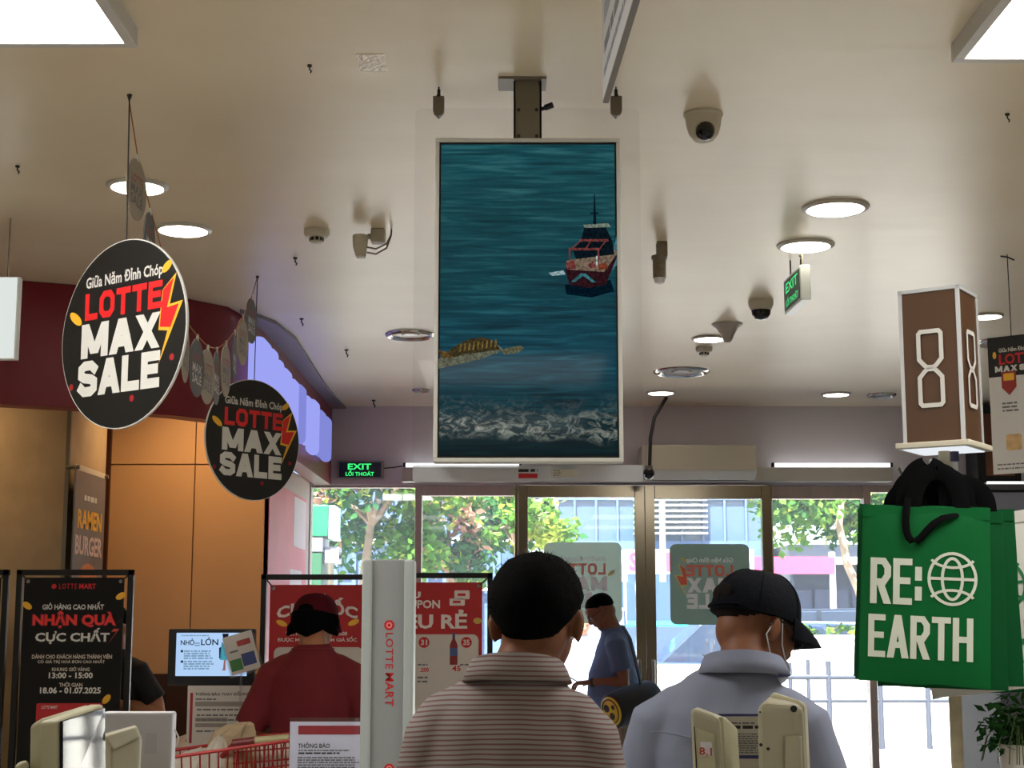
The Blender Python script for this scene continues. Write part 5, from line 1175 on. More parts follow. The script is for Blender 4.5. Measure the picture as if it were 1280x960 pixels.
# right: pair of beige displays with a printed card between
c = at(900, 930, 2.2)
t = thing('customer_display', 'beige display with red sticker digits in front of the cap man', 'display', (c.x, 2.2, zb_))
hexa('housing', [W(863, 884, 2.12), W(899, 896, 2.1), W(907, bot_, 2.1), W(868, bot_, 2.12)], [W(868, 882, 2.28), W(912, 899, 2.3), W(922, bot_, 2.3), W(872, bot_, 2.28)], BEG2, .008)
hexa('back_shell', [W(898, 895.5, 2.12), W(904, 895, 2.12), W(911, bot_, 2.12), W(905, bot_, 2.12)], [W(905, 895, 2.3), W(922, 911, 2.32), W(928, bot_, 2.32), W(905, bot_, 2.3)], BEIGE, .008)
fq = [W(868, 909, 2.1155), W(893, 918, 2.0965), W(898, bot_, 2.0965), W(873, bot_, 2.1155)]
hexa('face_plate', fq, [p+Vector((0, .003, 0)) for p in fq], BEIGE, .001); fq = [W(867.3, 908, 2.1145), W(868.3, 908.4, 2.1140), W(874.5, bot_, 2.1140), W(873.3, bot_, 2.1145)]; hexa('dark_slot', fq, [p+Vector((0, .003, 0)) for p in fq], BLACK, 0)
fq = [W(875, 927, 2.1105), W(889, 927.5, 2.0985), W(892, 944, 2.0985), W(877, 945, 2.1105)]; hexa('sticker', [p-Vector((0, .0015, 0)) for p in fq], [p-Vector((0, .0005, 0)) for p in fq], PAPER, 0)
gA = Fr(t.location+W(883, 940, 2.099), math.atan2(W(893, 918, 2.0965).y-W(868, 909, 2.1155).y, W(893, 918, 2.0965).x-W(868, 909, 2.1155).x)); x0, x1, z0, z1 = gA.rect(876, 934, 892, 944)
ln = text(t, '8.1', (x0, x1, z0, z1), mat('digits_red', rgb(170, 56, 40), .5), -.004, .02); ln.location = gA.loc-t.location; ln.rotation_euler = (0, 0, gA.rz)
pole_to(t, 0, .02, W(900, bot_, 2.2).z+.02)
c = at(975, 930, 2.12)
t = thing('customer_display', 'larger beige display back with screw hole in front of the cap man', 'display', (c.x, 2.12, zb_))
hexa('housing', [W(946, 878, 2.06), W(1003, 881, 2.06), W(1010, bot_, 2.06), W(949, bot_, 2.06)], [W(962, 864.5, 2.2), W(1006, 879, 2.2), W(1012, bot_, 2.2), W(952, bot_, 2.2)], BEG2, .012)
hexa('front_rim', [W(962, 865, 2.14), W(1005, 877, 2.1), W(1012, bot_, 2.1), W(962, bot_, 2.14)], [W(964, 863.5, 2.24), W(1009, 879, 2.22), W(1015, bot_, 2.22), W(966, bot_, 2.24)], BEIGE, .008)
hexa('raised_rib', [W(981, 921, 2.052), W(1000, 921, 2.052), W(1002, bot_, 2.052), W(981, bot_, 2.052)], [W(979, 919, 2.062), W(1003, 919, 2.062), W(1005, bot_, 2.062), W(979, bot_, 2.062)], BEG2, .002)
for u, v, r_ in ((992, 886, .0045), (951, 931, .0022), (960, 936, .0022), (950, 890, .0012)):
    p_ = W(u, v, 2.0605); MB().tube([p_, p_-Vector((0, .0016, 0))], r_, 12).build('screw_hole', BLACK, t)
pole_to(t, 0, .02, W(975, bot_, 2.12).z+.02)
f_ = Fr((0, 2.36, 0)); x0, x1, z0, z1 = f_.rect(898, 892, 952, 1000)
t = thing('counter_card', 'printed payment card with a blue edge between the two beige displays', 'notice', ((x0+x1)/2, 2.36, zb_)); w = (x1-x0)/2
B('sheet', mat('card_grey', rgb(176, 172, 160), .6), -w, w, -.001, .001, z0-zb_, z1-zb_, t); B('blue_edge', mat('card_blue', rgb(40, 44, 100), .5), -w, w, -.0016, -.001, z1-zb_-.004, z1-zb_, t); B('blue_bar', MATS['card_blue'], -w, w, -.0016, -.001, z1-zb_-.066, z1-zb_-.061, t)
lines(t, -w*.5, w, z1-zb_-.014, .003, INKG, 1, 2, -.0012, 2); lines(t, -w*.4, w, z1-zb_-.02, .005, INKB, 1, 2, -.0012, 3); lines(t, -w*.6, w, z1-zb_-.03, .002, INKG, 9, 1.7, -.0012, 4)
MB().box(-.02, .02, -.004, .004, 0, z0-zb_+.004).box(-.04, .04, -.03, .03, 0, .006).build('holder', GREYM, t)
# ================================================================== PEOPLE
def fuse(mb, name, m, parent, vox=.007, it=6, fac=.5, post=None, label=None):
    """union overlapping lofts into one continuous smooth skin"""
    me = mb.mesh('tmp'); o = bpy.data.objects.new('tmp', me); COL.objects.link(o)
    r = o.modifiers.new('r', 'REMESH'); r.mode = 'VOXEL'; r.voxel_size = vox
    s = o.modifiers.new('s', 'SMOOTH'); s.factor = fac; s.iterations = it
    bpy.context.view_layer.update()
    out = bpy.data.meshes.new_from_object(o.evaluated_get(bpy.context.evaluated_depsgraph_get()))
    bpy.data.objects.remove(o, do_unlink=True); bpy.data.meshes.remove(me)
    if post:
        nr = [v.normal.copy() for v in out.vertices]
        for v, n_ in zip(out.vertices, nr): v.co += n_*post(v.co)
    out.polygons.foreach_set('use_smooth', [True]*len(out.polygons)); out.name = name
    out.materials.clear()
    return link(name, out, m, parent, label=label)
def hand(mb, wrist, d, up, curl=.5, s=1.0, side=1):
    """palm and five bent fingers; d points to the fingertips, up = back of the hand"""
    d = d.normalized(); up = (up-d*up.dot(d)).normalized(); lat = d.cross(up)*side
    p0 = wrist; p1 = wrist+d*.045*s; p2 = wrist+d*.09*s
    mb.tube([p0-d*.01, p0+d*.02*s, p1, p2], [(.026*s, .02*s), (.032*s, .018*s), (.042*s, .016*s), (.041*s, .013*s)], 14, ref=tuple(lat))
    for k, (off, ln) in enumerate(((-.031, .068), (-.0105, .078), (.0105, .073), (.031, .058))):
        b = p2-d*.008+lat*off*s; c1 = b+(d*math.cos(curl*.6)-up*math.sin(curl*.6))*ln*.42*s; d2 = d*math.cos(curl*1.5)-up*math.sin(curl*1.5); c2 = c1+d2*ln*.34*s; d3 = d*math.cos(curl*2.2)-up*math.sin(curl*2.2); c3 = c2+d3*ln*.26*s
        mb.tube([b-d*.01, b, c1, c2, c3], [.0085*s, .0095*s, .0088*s, .008*s, .006*s], 8)
    tb = wrist+d*.03*s-lat*.03*s
    mb.tube([tb, tb+(d*.5-lat*.75-up*.2).normalized()*.035*s, tb+(d*.5-lat*.75-up*.2).normalized()*.035*s+(d*.9-lat*.25-up*.35).normalized()*.034*s], [.014*s, .011*s, .008*s], 8)
def person(lab, loc, rz, Hh, arms, skin, shirt, pants, shoes, head=(0, 0, 0), tilt=0, hairfn=None, hairm=None, sleeve=.55, belly=0, sh=1.0, shoulder_drop=0, wrinkle=None, neckf=0, long_shirt=.82, lean=0, hair_th=.014, hfade=.12, tufts=0, sw=1.0, hx=0, hz=0):
    s = Hh/1.70
    t = thing('person', lab, 'person', loc, rz)
    def V(x, y, z): return Vector((x*s, y*s+lean*max(0, z-.9)*s, z*s))
    hc = V(hx, .03+neckf, 1.585+hz)
    HM = Matrix.Translation(hc) @ Matrix.Rotation(head[0], 4, 'Z') @ Matrix.Rotation(head[2], 4, 'Y') @ Matrix.Rotation(head[1], 4, 'X')
    HM = HM @ Matrix.Scale(s, 4)
    # --- body: trunk, neck, head, arms, legs in one skin
    mb = MB()
    sec = [(.84, 0, .15, .105), (.93, -.005, .165, .115), (1.03, .005+belly*.3, .15+belly*.2, .11+belly*.5), (1.15, .003+belly*.2, .155, .115+belly*.3), (1.27, 0, .168, .115), (1.35, -.008, .155, .10), (1.41, -.012, .11, .08), (1.45, -.008, .07, .066)]
    mb.tube([V(0, y, z) for z, y, a, b in sec], [(a*s, b*s) for z, y, a, b in sec], 24, ref=(1, 0, 0))
    hn = HM @ Vector((0, -.022, -.03))
    mb.tube([V(hx*.3, -.012, 1.40), V(hx*.6, -.006, 1.46), V(hx*.6, -.006, 1.46).lerp(hn, .5), hn], [(.075*s, .07*s), (.061*s, .062*s), (.056*s, .06*s), (.055*s, .06*s)], 20, ref=(1, 0, 0))
    def hb(c, r, M2=None): mb.ball(c, r, 22, 14, 0, HM if M2 is None else HM @ M2)
    hb((0, -.014, .028), (.0755, .098, .088)); hb((0, .022, -.02), (.064, .076, .088)); hb((0, .035, -.07), (.046, .05, .042)); hb((0, -.03, -.03), (.062, .07, .06)); hb((0, .06, .03), (.056, .04, .045))
    hb((0, .099, -.022), (.012, .02, .022)); hb((0, .092, .0), (.009, .014, .024)); hb((0, .083, -.06), (.024, .012, .012)); hb((0, .068, -.096), (.022, .018, .014))
    for sx in (-1, 1):
        M2 = Matrix.Translation((sx*.079, -.008, -.012)) @ Matrix.Rotation(sx*.35, 4, 'Z') @ Matrix.Rotation(-.15, 4, 'X'); hb((0, 0, 0), (.009, .021, .034), M2); hb((sx*.004, -.008, .006), (.008, .014, .026), M2)
        hb((sx*.04, .066, -.02), (.022, .018, .02))
    for sx, (el, wr, fd, up, curl) in zip((-1, 1), arms):
        S = V(sx*.165*sw, -.008, 1.355-shoulder_drop); E, Wr = V(*el), V(*wr)
        mb.tube([V(sx*.09, -.008, 1.36), S, S.lerp(E, .35), S.lerp(E, .75), E, E.lerp(Wr, .3), E.lerp(Wr, .75), Wr], [r*s for r in (.06, .062, .053, .046, .041, .042, .032, .027)], 16)
        hand(mb, Wr, Vector(fd), Vector(up), curl, s, sx)
    for sx in (-1, 1):
        mb.tube([V(sx*.085, 0, .92), V(sx*.09, 0, .8), V(sx*.095, .005, .5), V(sx*.097, -.01, .3), V(sx*.1, -.02, .09)], [r*s for r in (.09, .09, .062, .056, .04)], 14)
        mb.tube([V(sx*.1, -.06, .045), V(sx*.1, .0, .05), V(sx*.105, .1, .04), V(sx*.108, .17, .03)], [(.034*s, .035*s), (.04*s, .045*s), (.044*s, .03*s), (.03*s, .02*s)], 12, ref=(1, 0, 0))
    body = fuse(mb, 'body', skin, t, .0065, 4)
    # --- shirt
    mb = MB()
    e = .012
    ss = [(long_shirt, -.002, .168, .125), (.93, -.002, .175, .128)]+[(z, y, a+e*1.3, b+e*1.2) for z, y, a, b in sec[2:]]
    ss[-2] = (1.413, -.012, .118, .088); ss[-1] = (1.45, -.008, .082, .078); ss.append((1.472, -.008, .07, .07))
    mb.tube([V(hx*.6*max(0, (z-1.3)/.155), y, z) for z, y, a, b in ss], [(a*s*sh, b*s*sh) for z, y, a, b in ss], 28, ref=(1, 0, 0))
    for sx, (el, wr, fd, up, curl) in zip((-1, 1), arms):
        S = V(sx*.165*sw, -.008, 1.355-shoulder_drop); E, Wr = V(*el), V(*wr)
        chain = [V(sx*.06, -.01, 1.375), V(sx*.115, -.009, 1.366-shoulder_drop*.5), S, S.lerp(E, .4), S.lerp(E, .75), E, E.lerp(Wr, .5), Wr]
        rad = [.066, .068, .07, .066, .062, .056, .048, .042]
        L_ = {True: 8, False: 5}[sleeve > 1]
        pts, rr = chain[:L_], rad[:L_]
        if sleeve <= 1: pts = pts[:3]+[S.lerp(E, sleeve*.5), S.lerp(E, sleeve*.92), S.lerp(E, sleeve)]; rr = rr[:3]+[.066, .067, .067]
        mb.tube(pts, [r*s*sh for r in rr], 18)
    def post(p): return (wrinkle(p) if wrinkle else .0025*noise.noise(p*9)+.0015*noise.noise(p*22))
    so = fuse(mb, 'shirt', shirt, t, .0075, 7, post=post)
    # --- trousers and shoes
    mb = MB()
    mb.tube([V(0, 0, .8), V(0, 0, .9), V(0, 0, 1.0)], [(.165*s, .118*s), (.172*s, .125*s), (.162*s, .12*s)], 22, ref=(1, 0, 0))
    for sx in (-1, 1): mb.tube([V(sx*.085, 0, .88), V(sx*.092, 0, .76), V(sx*.097, .004, .5), V(sx*.098, -.01, .28), V(sx*.1, -.015, .07)], [r*s for r in (.1, .1, .08, .072, .066)], 16)
    fuse(mb, 'trousers', pants, t, .012, 5)
    for sx in (-1, 1):
        mb = MB(); mb.tube([V(sx*.1, -.085, .045), V(sx*.1, -.06, .05), V(sx*.1, .0, .06), V(sx*.105, .1, .045), V(sx*.108, .18, .03)], [(.03*s, .04*s), (.042*s, .05*s), (.047*s, .056*s), (.05*s, .042*s), (.036*s, .025*s)], 14, ref=(1, 0, 0))
        for i, v in enumerate(mb.v): v.z = max(v.z, .002)
        mb.build('shoe', shoes, t, True)
    # --- face
    EYE = mat('eye_dark', rgb(20, 14, 12), .2); LIP = mat('lip', rgb(120, 62, 52), .5)
    for sx in (-1, 1):
        MB().ball((sx*.032, .083, .002), (.013, .008, .007), 12, 8, 0, HM).build('eye', mat('eye_white', rgb(210, 204, 196), .3), t, True); MB().ball((sx*.032, .089, .002), (.0055, .004, .0055), 10, 8, 0, HM).build('iris', EYE, t, True)
        MB().ball((sx*.033, .091, .02), (.018, .005, .0035), 12, 6, 0, HM).build('eyebrow', hairm or EYE, t, True)
    MB().ball((0, .092, -.06), (.02, .006, .0045), 12, 6, 0, HM).build('mouth', LIP, t, True)
    # --- hair grown over the skull
    if hairfn:
        bm_ = bmesh.new(); bm_.from_mesh(body.data); tree = BVHTree.FromBMesh(bm_); bm_.free()
        c0 = HM @ Vector((0, -.008, .015)); mb = MB(); nu, nv = 72, 44; grid = {}
        for i in range(nv+1):
            th = PI*i/nv*.86
            for j in range(nu):
                a = 2*PI*j/nu; dl = Vector((math.sin(th)*math.cos(a), math.sin(th)*math.sin(a), math.cos(th)))
                f = hairfn(dl)
                dw = (HM.to_3x3() @ dl).normalized()
                hit = tree.ray_cast(c0+dw*.35*s, -dw)[0]
                r = (hit-c0).length if hit else .1*s
                lim = (.082+.026*dl.y**2+.014*max(0, dl.z))*s
                r = min(r, lim)
                k = max(0, min(1, f/hfade))**.7; r += (hair_th*s*k+.0025*k*noise.noise(dl*7)*s) if f > 0 else -.012*s
                grid[i, j] = (len(mb.v), f); mb.v.append(c0+dw*r)
        for i in range(nv):
            for j in range(nu):
                q = [grid[i, j], grid[i+1, j], grid[i+1, (j+1) % nu], grid[i, (j+1) % nu]]
                if max(x[1] for x in q) > 0: mb.face([x[0] for x in q])
        rnd = random.Random(3)
        fl = list(mb.f); c1 = c0
        for _ in range(tufts):
            q = rnd.choice(fl)
            p = (mb.v[q[0]]+mb.v[q[2]])/2; nrm = (p-c1).normalized()
            if (p-c1).length < .06*s: continue
            dirn = (nrm+Vector((rnd.uniform(-.6, .6), rnd.uniform(-.6, .6), rnd.uniform(-.8, .1)))).normalized(); sd = dirn.cross(Vector((rnd.random(), rnd.random(), rnd.random()))).normalized()*.0012; b = len(mb.v); ln = rnd.uniform(.004, .011)*s
            mb.v += [p-sd-nrm*.003, p+sd-nrm*.003, p+dirn*ln]; mb.face([b, b+1, b+2])
        mb.build('hair', hairm, t, True)
    return t, HM, V, s
def short_hair(front=.55, side=.12, back=-.42):
    def f(d):
        y = d.y
        if y > 0: line = side+(front-side)*min(1, max(0, (y-.15)/.6))
        else: line = side+(back-side)*min(1, max(0, (-y-.15)/.75))**.8
        return d.z-line
    return f
def cap(t, HM, m, brim_dir=1, opening=True, s=1, hairm=None, ztilt=-.12, vis=.1):
    """crown, sweatband, button, curved bill, all in head space"""
    M = HM @ Matrix.Translation((0, -.012, .026)) @ Matrix.Rotation(ztilt, 4, 'X')
    cr = MB().lathe([(.0935*math.cos(a)**.75 if a < 1.55 else 0, .10*math.sin(a)) for a in [i*PI/2/14 for i in range(15)]][::1], 40)
    for v in cr.v: v.y *= 1.2; v.z += .012*max(0, v.y/.1)*(v.z/.1)
    bt = MB().lathe([(.094, -.012), (.0945, .004)], 40)
    for v in bt.v: v.y *= 1.2
    cr.v = [M @ v for v in cr.v]; bt.v = [M @ v for v in bt.v]
    o = cr.build('cap_crown', m, t, True); o2 = bt.build('cap_band', m, t, True)
    o2.modifiers.new('s', 'SOLIDIFY').thickness = .002
    MB().ball((0, 0, .1), (.008, .008, .005), 12, 6, 0, M).build('cap_button', m, t, True)
    for k in range(6):
        a = k*PI/3+PI/6
        MB().tube([M @ Vector((.0945*math.cos(b)**.75*math.cos(a), 1.2*.0945*math.cos(b)**.75*math.sin(a), .101*math.sin(b)+.012*max(0, 1.13*math.cos(b)**.75*math.sin(a))*math.sin(b))) for b in [i*1.5/8 for i in range(9)]], .0013, 5).build('cap_seam', m, t)
    mb = MB(); n = 18; k = 8
    for j in range(k+1):
        r = j/k
        for i in range(n+1):
            a = PI*.12+PI*.76*i/n; x = .0945*math.cos(a); y = .113*math.sin(a)
            L_ = .078*math.sin((a-PI*.12)/.76*1)**.55 if 0 < i < n else 0
            mb.v.append(M @ Vector((x*(1+.03*r), y+L_*r, -.004-.05*r*r*.6-.28*(x*x)/.09*r)))
    for j in range(k):
        for i in range(n): a = j*(n+1)+i; mb.face([a, a+1, a+n+2, a+n+1])
    o = mb.build('cap_bill', m, t, True); o.modifiers.new('s', 'SOLIDIFY').thickness = .003
    if opening: MB().ball((0, -.1065, .024), (.034, .005, .022), 18, 10, 0, M).build('strap_opening', hairm, t, True)
    MB().tube([M @ Vector((.0965*math.cos(a), 1.2*.0965*math.sin(a), -.004)) for a in [PI*1.3+PI*.4*i/10 for i in range(11)]], .0035, 6).build('back_strap', m, t, True)
def collar(t, V, s, m, r0=.066, back=.055, front=.0, y0=-.012, z0=1.462, open_=.5, cx=0):
    """folded shirt collar: stand and fall"""
    mb = MB(); n = 40; prof = [(0, -.012), (.003, .5), (.006, 1.0), (.011, 1.0), (.017, .5), (.024, -.1)]
    for i in range(n+1):
        a = -PI/2+(-PI+open_*.5)+(2*PI-open_)*i/n      # opening at the front (+y)
        bk = .5-.5*math.sin(a); h = (front+(back-front)*bk)+.012
        for dr, hh in prof:
            r = r0+dr*(.75+.5*bk)
            zz = z0-.02*(1-bk)+h*hh if hh >= 0 else z0-.02*(1-bk)-.006
            mb.v.append(V(cx+r*1.12*math.cos(a), y0+r*1.02*math.sin(a), zz))
    k = len(prof)
    for i in range(n):
        for j in range(k-1): a = i*k+j; mb.face([a, a+k, a+k+1, a+1])
    o = mb.build('collar', m, t, True); o.modifiers.new('s', 'SOLIDIFY').thickness = .0025
SKIN = mat('skin_tan', rgb(168, 112, 80), .5, var=.06, vscale=30, spec=.2); SKIN2 = mat('skin_brown', rgb(122, 80, 58), .5, var=.08, vscale=30, spec=.2)
HAIR = mat('hair_black', rgb(5, 5, 6), .85, bump=.25, bscale=260, spec=.05, stretch=(1, 1, .25)); HAIRG = mat('hair_cropped', rgb(24, 18, 16), .8, spec=.1, bump=.5, bscale=220)
TROU = mat('trousers_khaki', rgb(142, 128, 108), .75, bump=.2, bscale=14); TROUD = mat('trousers_dark', rgb(40, 42, 52), .75); SHOE = mat('shoe_dark', rgb(30, 28, 28), .5)
def striped():
    m = mat('shirt_striped', rgb(138, 126, 120), .8); nt = m.node_tree; p = nt.nodes['Principled BSDF']; N, L = nt.nodes.new, nt.links.new
    tc = N('ShaderNodeTexCoord'); sx = N('ShaderNodeSeparateXYZ'); L(tc.outputs['Object'], sx.inputs[0])
    x2 = N('ShaderNodeMath'); x2.operation = 'MULTIPLY'; L(sx.outputs[0], x2.inputs[0]); L(sx.outputs[0], x2.inputs[1])
    n = N('ShaderNodeTexNoise'); n.inputs['Scale'].default_value = 5; L(tc.outputs['Object'], n.inputs['Vector'])
    a = N('ShaderNodeMath'); a.operation = 'MULTIPLY_ADD'; a.inputs[1].default_value = .35; L(x2.outputs[0], a.inputs[0]); L(sx.outputs[2], a.inputs[2])
    b = N('ShaderNodeMath'); b.operation = 'MULTIPLY_ADD'; b.inputs[1].default_value = .012; L(n.outputs['Fac'], b.inputs[0]); L(a.outputs[0], b.inputs[2])
    c = N('ShaderNodeMath'); c.operation = 'MULTIPLY'; c.inputs[1].default_value = 1/.0086; L(b.outputs[0], c.inputs[0])
    f = N('ShaderNodeMath'); f.operation = 'FRACT'; L(c.outputs[0], f.inputs[0])
    r = N('ShaderNodeValToRGB'); e = r.color_ramp.elements; r.color_ramp.interpolation = 'LINEAR'
    e[0].position = .0; e[0].color = rgb(140, 133, 131); e[1].position = 1; e[1].color = rgb(140, 133, 131)
    for ps, cc in ((.46, rgb(134, 128, 127)), (.54, rgb(116, 76, 70)), (.72, rgb(108, 68, 62)), (.8, rgb(92, 84, 82)), (.9, rgb(142, 130, 126))): x_ = e.new(ps); x_.color = cc
    L(f.outputs[0], r.inputs[0]); L(r.outputs[0], p.inputs['Base Color'])
    n2 = N('ShaderNodeTexNoise'); n2.inputs['Scale'].default_value = 11; bp = N('ShaderNodeBump'); bp.inputs['Strength'].default_value = .35; bp.inputs['Distance'].default_value = .015
    L(tc.outputs['Object'], n2.inputs['Vector']); L(n2.outputs['Fac'], bp.inputs['Height']); L(bp.outputs[0], p.inputs['Normal'])
    return m
def hang(sx, fw=.04): return ((sx*.235, .0, 1.09), (sx*.24, fw+.04, .86), (sx*.05, .25, -1), (sx*1, .0, 0), .35)
def bent(sx, fwd=.22, z=1.06, inn=.12, ex=.23): return ((sx*ex, -.01, 1.1), (sx*inn, fwd, z), (-sx*.35, 1, .12), (0, -.1, 1), .55)
# man in the striped polo, nearest
p = at(637, 800, 2.95)
STR = striped()
t, HM, V, s = person('man in a grey striped polo seen from behind, nearest to us', (p.x, 2.95, 0), math.radians(-6), 1.715, (bent(-1, ex=.2), bent(1, ex=.2)), SKIN2, STR, TROUD, SHOE, head=(-.12, -.1, 0), hairfn=short_hair(.5, .02, -.74), hairm=HAIR, sleeve=.8, belly=.05, sh=.97, hair_th=.016, tufts=350, sw=.82, neckf=.01, hx=.05, shoulder_drop=.025, hz=-.036, hfade=.3,
    wrinkle=lambda q: .009*noise.noise(Vector((q.x*6+q.z*3, q.y*6, q.z*7)))+.004*noise.noise(Vector((q.x*16, q.y*9, q.z*11))))
collar(t, V, s, STR, .066, .03, cx=.016, z0=1.448)
# man in the cap and light shirt
p = at(910, 800, 3.55)
BLUE = mat('shirt_light_blue', rgb(122, 128, 148), .8, bump=.3, bscale=10, stretch=(1.6, 1.6, .5))
def folds(q): return .012*noise.noise(Vector((q.x*10, q.y*8, q.z*2.4)))+.004*noise.noise(Vector((q.x*22+3, q.y*15, q.z*5)))
t, HM, V, s = person('man in a dark cap and pale blue shirt with a face mask', (p.x, 3.55, 0), math.radians(-14), 1.69, (bent(-1, .2, 1.0), bent(1, .2, 1.0)), SKIN2, BLUE, TROUD, SHOE, head=(-.78, -.42, -.05), hairfn=short_hair(.6, .1, -.36), hairm=HAIRG, sleeve=2, sh=1.04, wrinkle=folds, neckf=.035, hair_th=.006, sw=.98, hx=.06, shoulder_drop=.02, hz=-.03)
collar(t, V, s, BLUE, .068, .03, cx=.036)
MB().tube([V(.17*math.cos(a), -.118-.018*math.sin(a)*0, 1.315+.01*math.sin(3*a)) for a in [PI*.08+PI*.84*i/12 for i in range(13)]], .0022, 5).build('yoke_seam', BLUE, t, True)
CAPN = mat('cap_navy', rgb(8, 11, 18), .8, spec=.1, bump=.2, bscale=120); cap(t, HM, CAPN, hairm=HAIRG, ztilt=.16)
MASK = mat('mask_white', rgb(206, 208, 212), .7)
MB().ball((0, .083, -.075), (.045, .03, .036), 20, 12, 0, HM).build('face_mask', MASK, t, True)
for sx in (-1, 1):
    MB().tube([HM @ Vector(q) for q in ((sx*.046, .07, -.055), (sx*.07, .03, -.035), (sx*.086, -.0, .012), (sx*.0885, -.022, .0), (sx*.082, -.03, -.035), (sx*.07, .01, -.075), (sx*.046, .06, -.09))], .0016, 6).build('mask_loop', MASK, t, True)
    MB().tube([HM @ Vector(q) for q in ((sx*.075, .09, .002), (sx*.082, .03, .006), (sx*.088, -.01, .008), (sx*.085, -.03, -.012))], .0022, 6).build('glasses_arm', BLACK, t, True)
    MB().tube([HM @ Vector((sx*.035+.026*math.cos(a), .098, .001+.018*math.sin(a))) for a in [2*PI*i/16 for i in range(17)]], .0018, 6).build('glasses_rim', BLACK, t, True)
# person in dark red top and cap
p = at(392, 800, 6.5)
REDC = mat('shirt_dark_red', rgb(104, 8, 22), .8, bump=.3, bscale=8); CAPR = mat('cap_maroon', rgb(66, 8, 18), .8, spec=.1)
bobf = lambda d: min(.34-d.z, (d.z+.78-.42*abs(d.x)) if d.y < .25 else d.z-.5*min(1, (d.y-.25)/.3)+.1)
t, HM, V, s = person('person in a dark red cap and dark red top at the desk, seen from behind', (p.x, 6.5, 0), math.radians(-10), 1.68, (((-.27, -.02, 1.12), (-.16, .2, 1.04), (.3, 1, 0), (0, 0, 1), .5), ((.27, .0, 1.12), (.16, .22, 1.04), (-.3, 1, 0), (0, 0, 1), .5)), SKIN, REDC, TROUD, SHOE, head=(-.1, -.12, 0), hairfn=bobf, hairm=HAIR, sleeve=.95, sh=1.05, hair_th=.024, tufts=500, sw=1.0, shoulder_drop=.015, hz=-.03)
cap(t, HM, CAPR, hairm=HAIR, ztilt=.0)
for sx in (-1, 1): MB().tube([HM @ Vector(q) for q in ((sx*.06, -.05, .0), (sx*.095, -.04, -.03), (sx*.115, -.03, -.05))], [.03, .022, .006], 10).build('hair_flick', HAIR, t, True)
MB().tube([V(.085*math.cos(a), -.008+.08*math.sin(a), 1.45) for a in [2*PI*i/24 for i in range(25)]], .006, 8).build('neckband', REDC, t, True)
# man with the phone by the door
p = at(771, 800, 11.0)
TEE = mat('tshirt_slate', rgb(78, 92, 122), .85, bump=.25, bscale=9)
t, HM, V, s = person('man in a slate blue t-shirt looking at his phone by the sliding doors', (p.x+.02, 11.0, 0), math.radians(90), 1.72, (((-.2, -.04, 1.11), (-.1, .2, 1.1), (.25, 1, -.05), (0, .1, 1), .7), ((.2, -.06, 1.1), (.1, .185, 1.09), (-.3, 1, -.05), (0, .1, 1), .7)), SKIN2, TEE, TROU, SHOE, head=(0, -.62, 0), hairfn=short_hair(.55, .2, -.3), hairm=HAIR, sleeve=.72, belly=.1, sh=1.08, hair_th=.008, neckf=.035, lean=.1, long_shirt=.86)
MB().tube([V(.085*math.cos(a), -.004+.08*math.sin(a), 1.452) for a in [2*PI*i/24 for i in range(25)]], .006, 8).build('neckband', TEE, t, True)
for sx in (-1, 1):
    MB().tube([HM @ Vector((sx*.034+.026*math.cos(a), .1, .001+.018*math.sin(a))) for a in [2*PI*i/16 for i in range(17)]], .0022, 6).build('glasses_rim', BLACK, t, True)
    MB().tube([HM @ Vector(q) for q in ((sx*.062, .098, .004), (sx*.088, .0, .006))], .0025, 6).build('glasses_arm', BLACK, t, True)
wc = V(-.108, .175, 1.1); wd = Vector((.25, .9, -.05)).normalized()
MB().tube([wc-wd*.012, wc+wd*.012], .033, 16).build('wristwatch', BLACK, t, True)
# phone held in both hands
lp = V(0, .295, 1.112); wp = Matrix.Translation(t.location) @ Matrix.Rotation(math.radians(90), 4, 'Z') @ lp
ph = thing('phone', 'dark phone held in both hands by the man at the doors', 'phone', wp, math.radians(90))
M = Matrix.Rotation(.5, 4, 'X'); MB().box(-.038, .038, -.075, .075, -.0045, .0035, 0, M).build('body', BLACK, ph, False, .003); MB().box(-.034, .034, -.07, .07, .0035, .0045, 0, M).build('screen', emis('phone_screen', (.5, .6, .8, 1), .6), ph)
# black duffel bag slung on his left hip, nearer to us
dp = at(790, 880, 10.5)
db = thing('duffel_bag', 'black duffel bag with a round yellow end patch on the phone man\'s back', 'bag', dp, math.radians(38)); NYL = mat('nylon_black', rgb(12, 13, 15), .6, bump=.3, bscale=14)
M = Matrix.Rotation(-.22, 4, 'Y'); ax = lambda x: M @ Vector((x, 0, 0))
MB().tube([ax(-.19), ax(-.18), ax(-.1), ax(.05), ax(.17), ax(.2)], [.1, .118, .124, .125, .118, .1], 28).build('body', NYL, db, True)
mbp = Matrix.Translation(ax(-.19)) @ M @ Matrix.Rotation(-PI/2, 4, 'Y') 
pm = Matrix.Translation(ax(-.17)+Vector((-.005, -.098, .01))) 
YEL = mat('patch_yellow', rgb(214, 178, 40), .55); YEL2 = mat('patch_dark', rgb(40, 36, 20), .6)
E = MB().lathe([(0, .008), (.09, .006), (.098, 0)], 32, (0, 0, 0), 0, Matrix.Translation(ax(-.192)) @ M @ Matrix.Rotation(-PI/2, 4, 'Y')).build('end_patch', YEL, db, True)
Mo = Matrix.Translation(ax(-.2)) @ M @ Matrix.Rotation(-PI/2, 4, 'Y')
MB().tube([Mo @ Vector((.08*math.cos(a), .08*math.sin(a), 0)) for a in [2*PI*i/28 for i in range(29)]], .004, 6).build('patch_ring', YEL2, db, True)
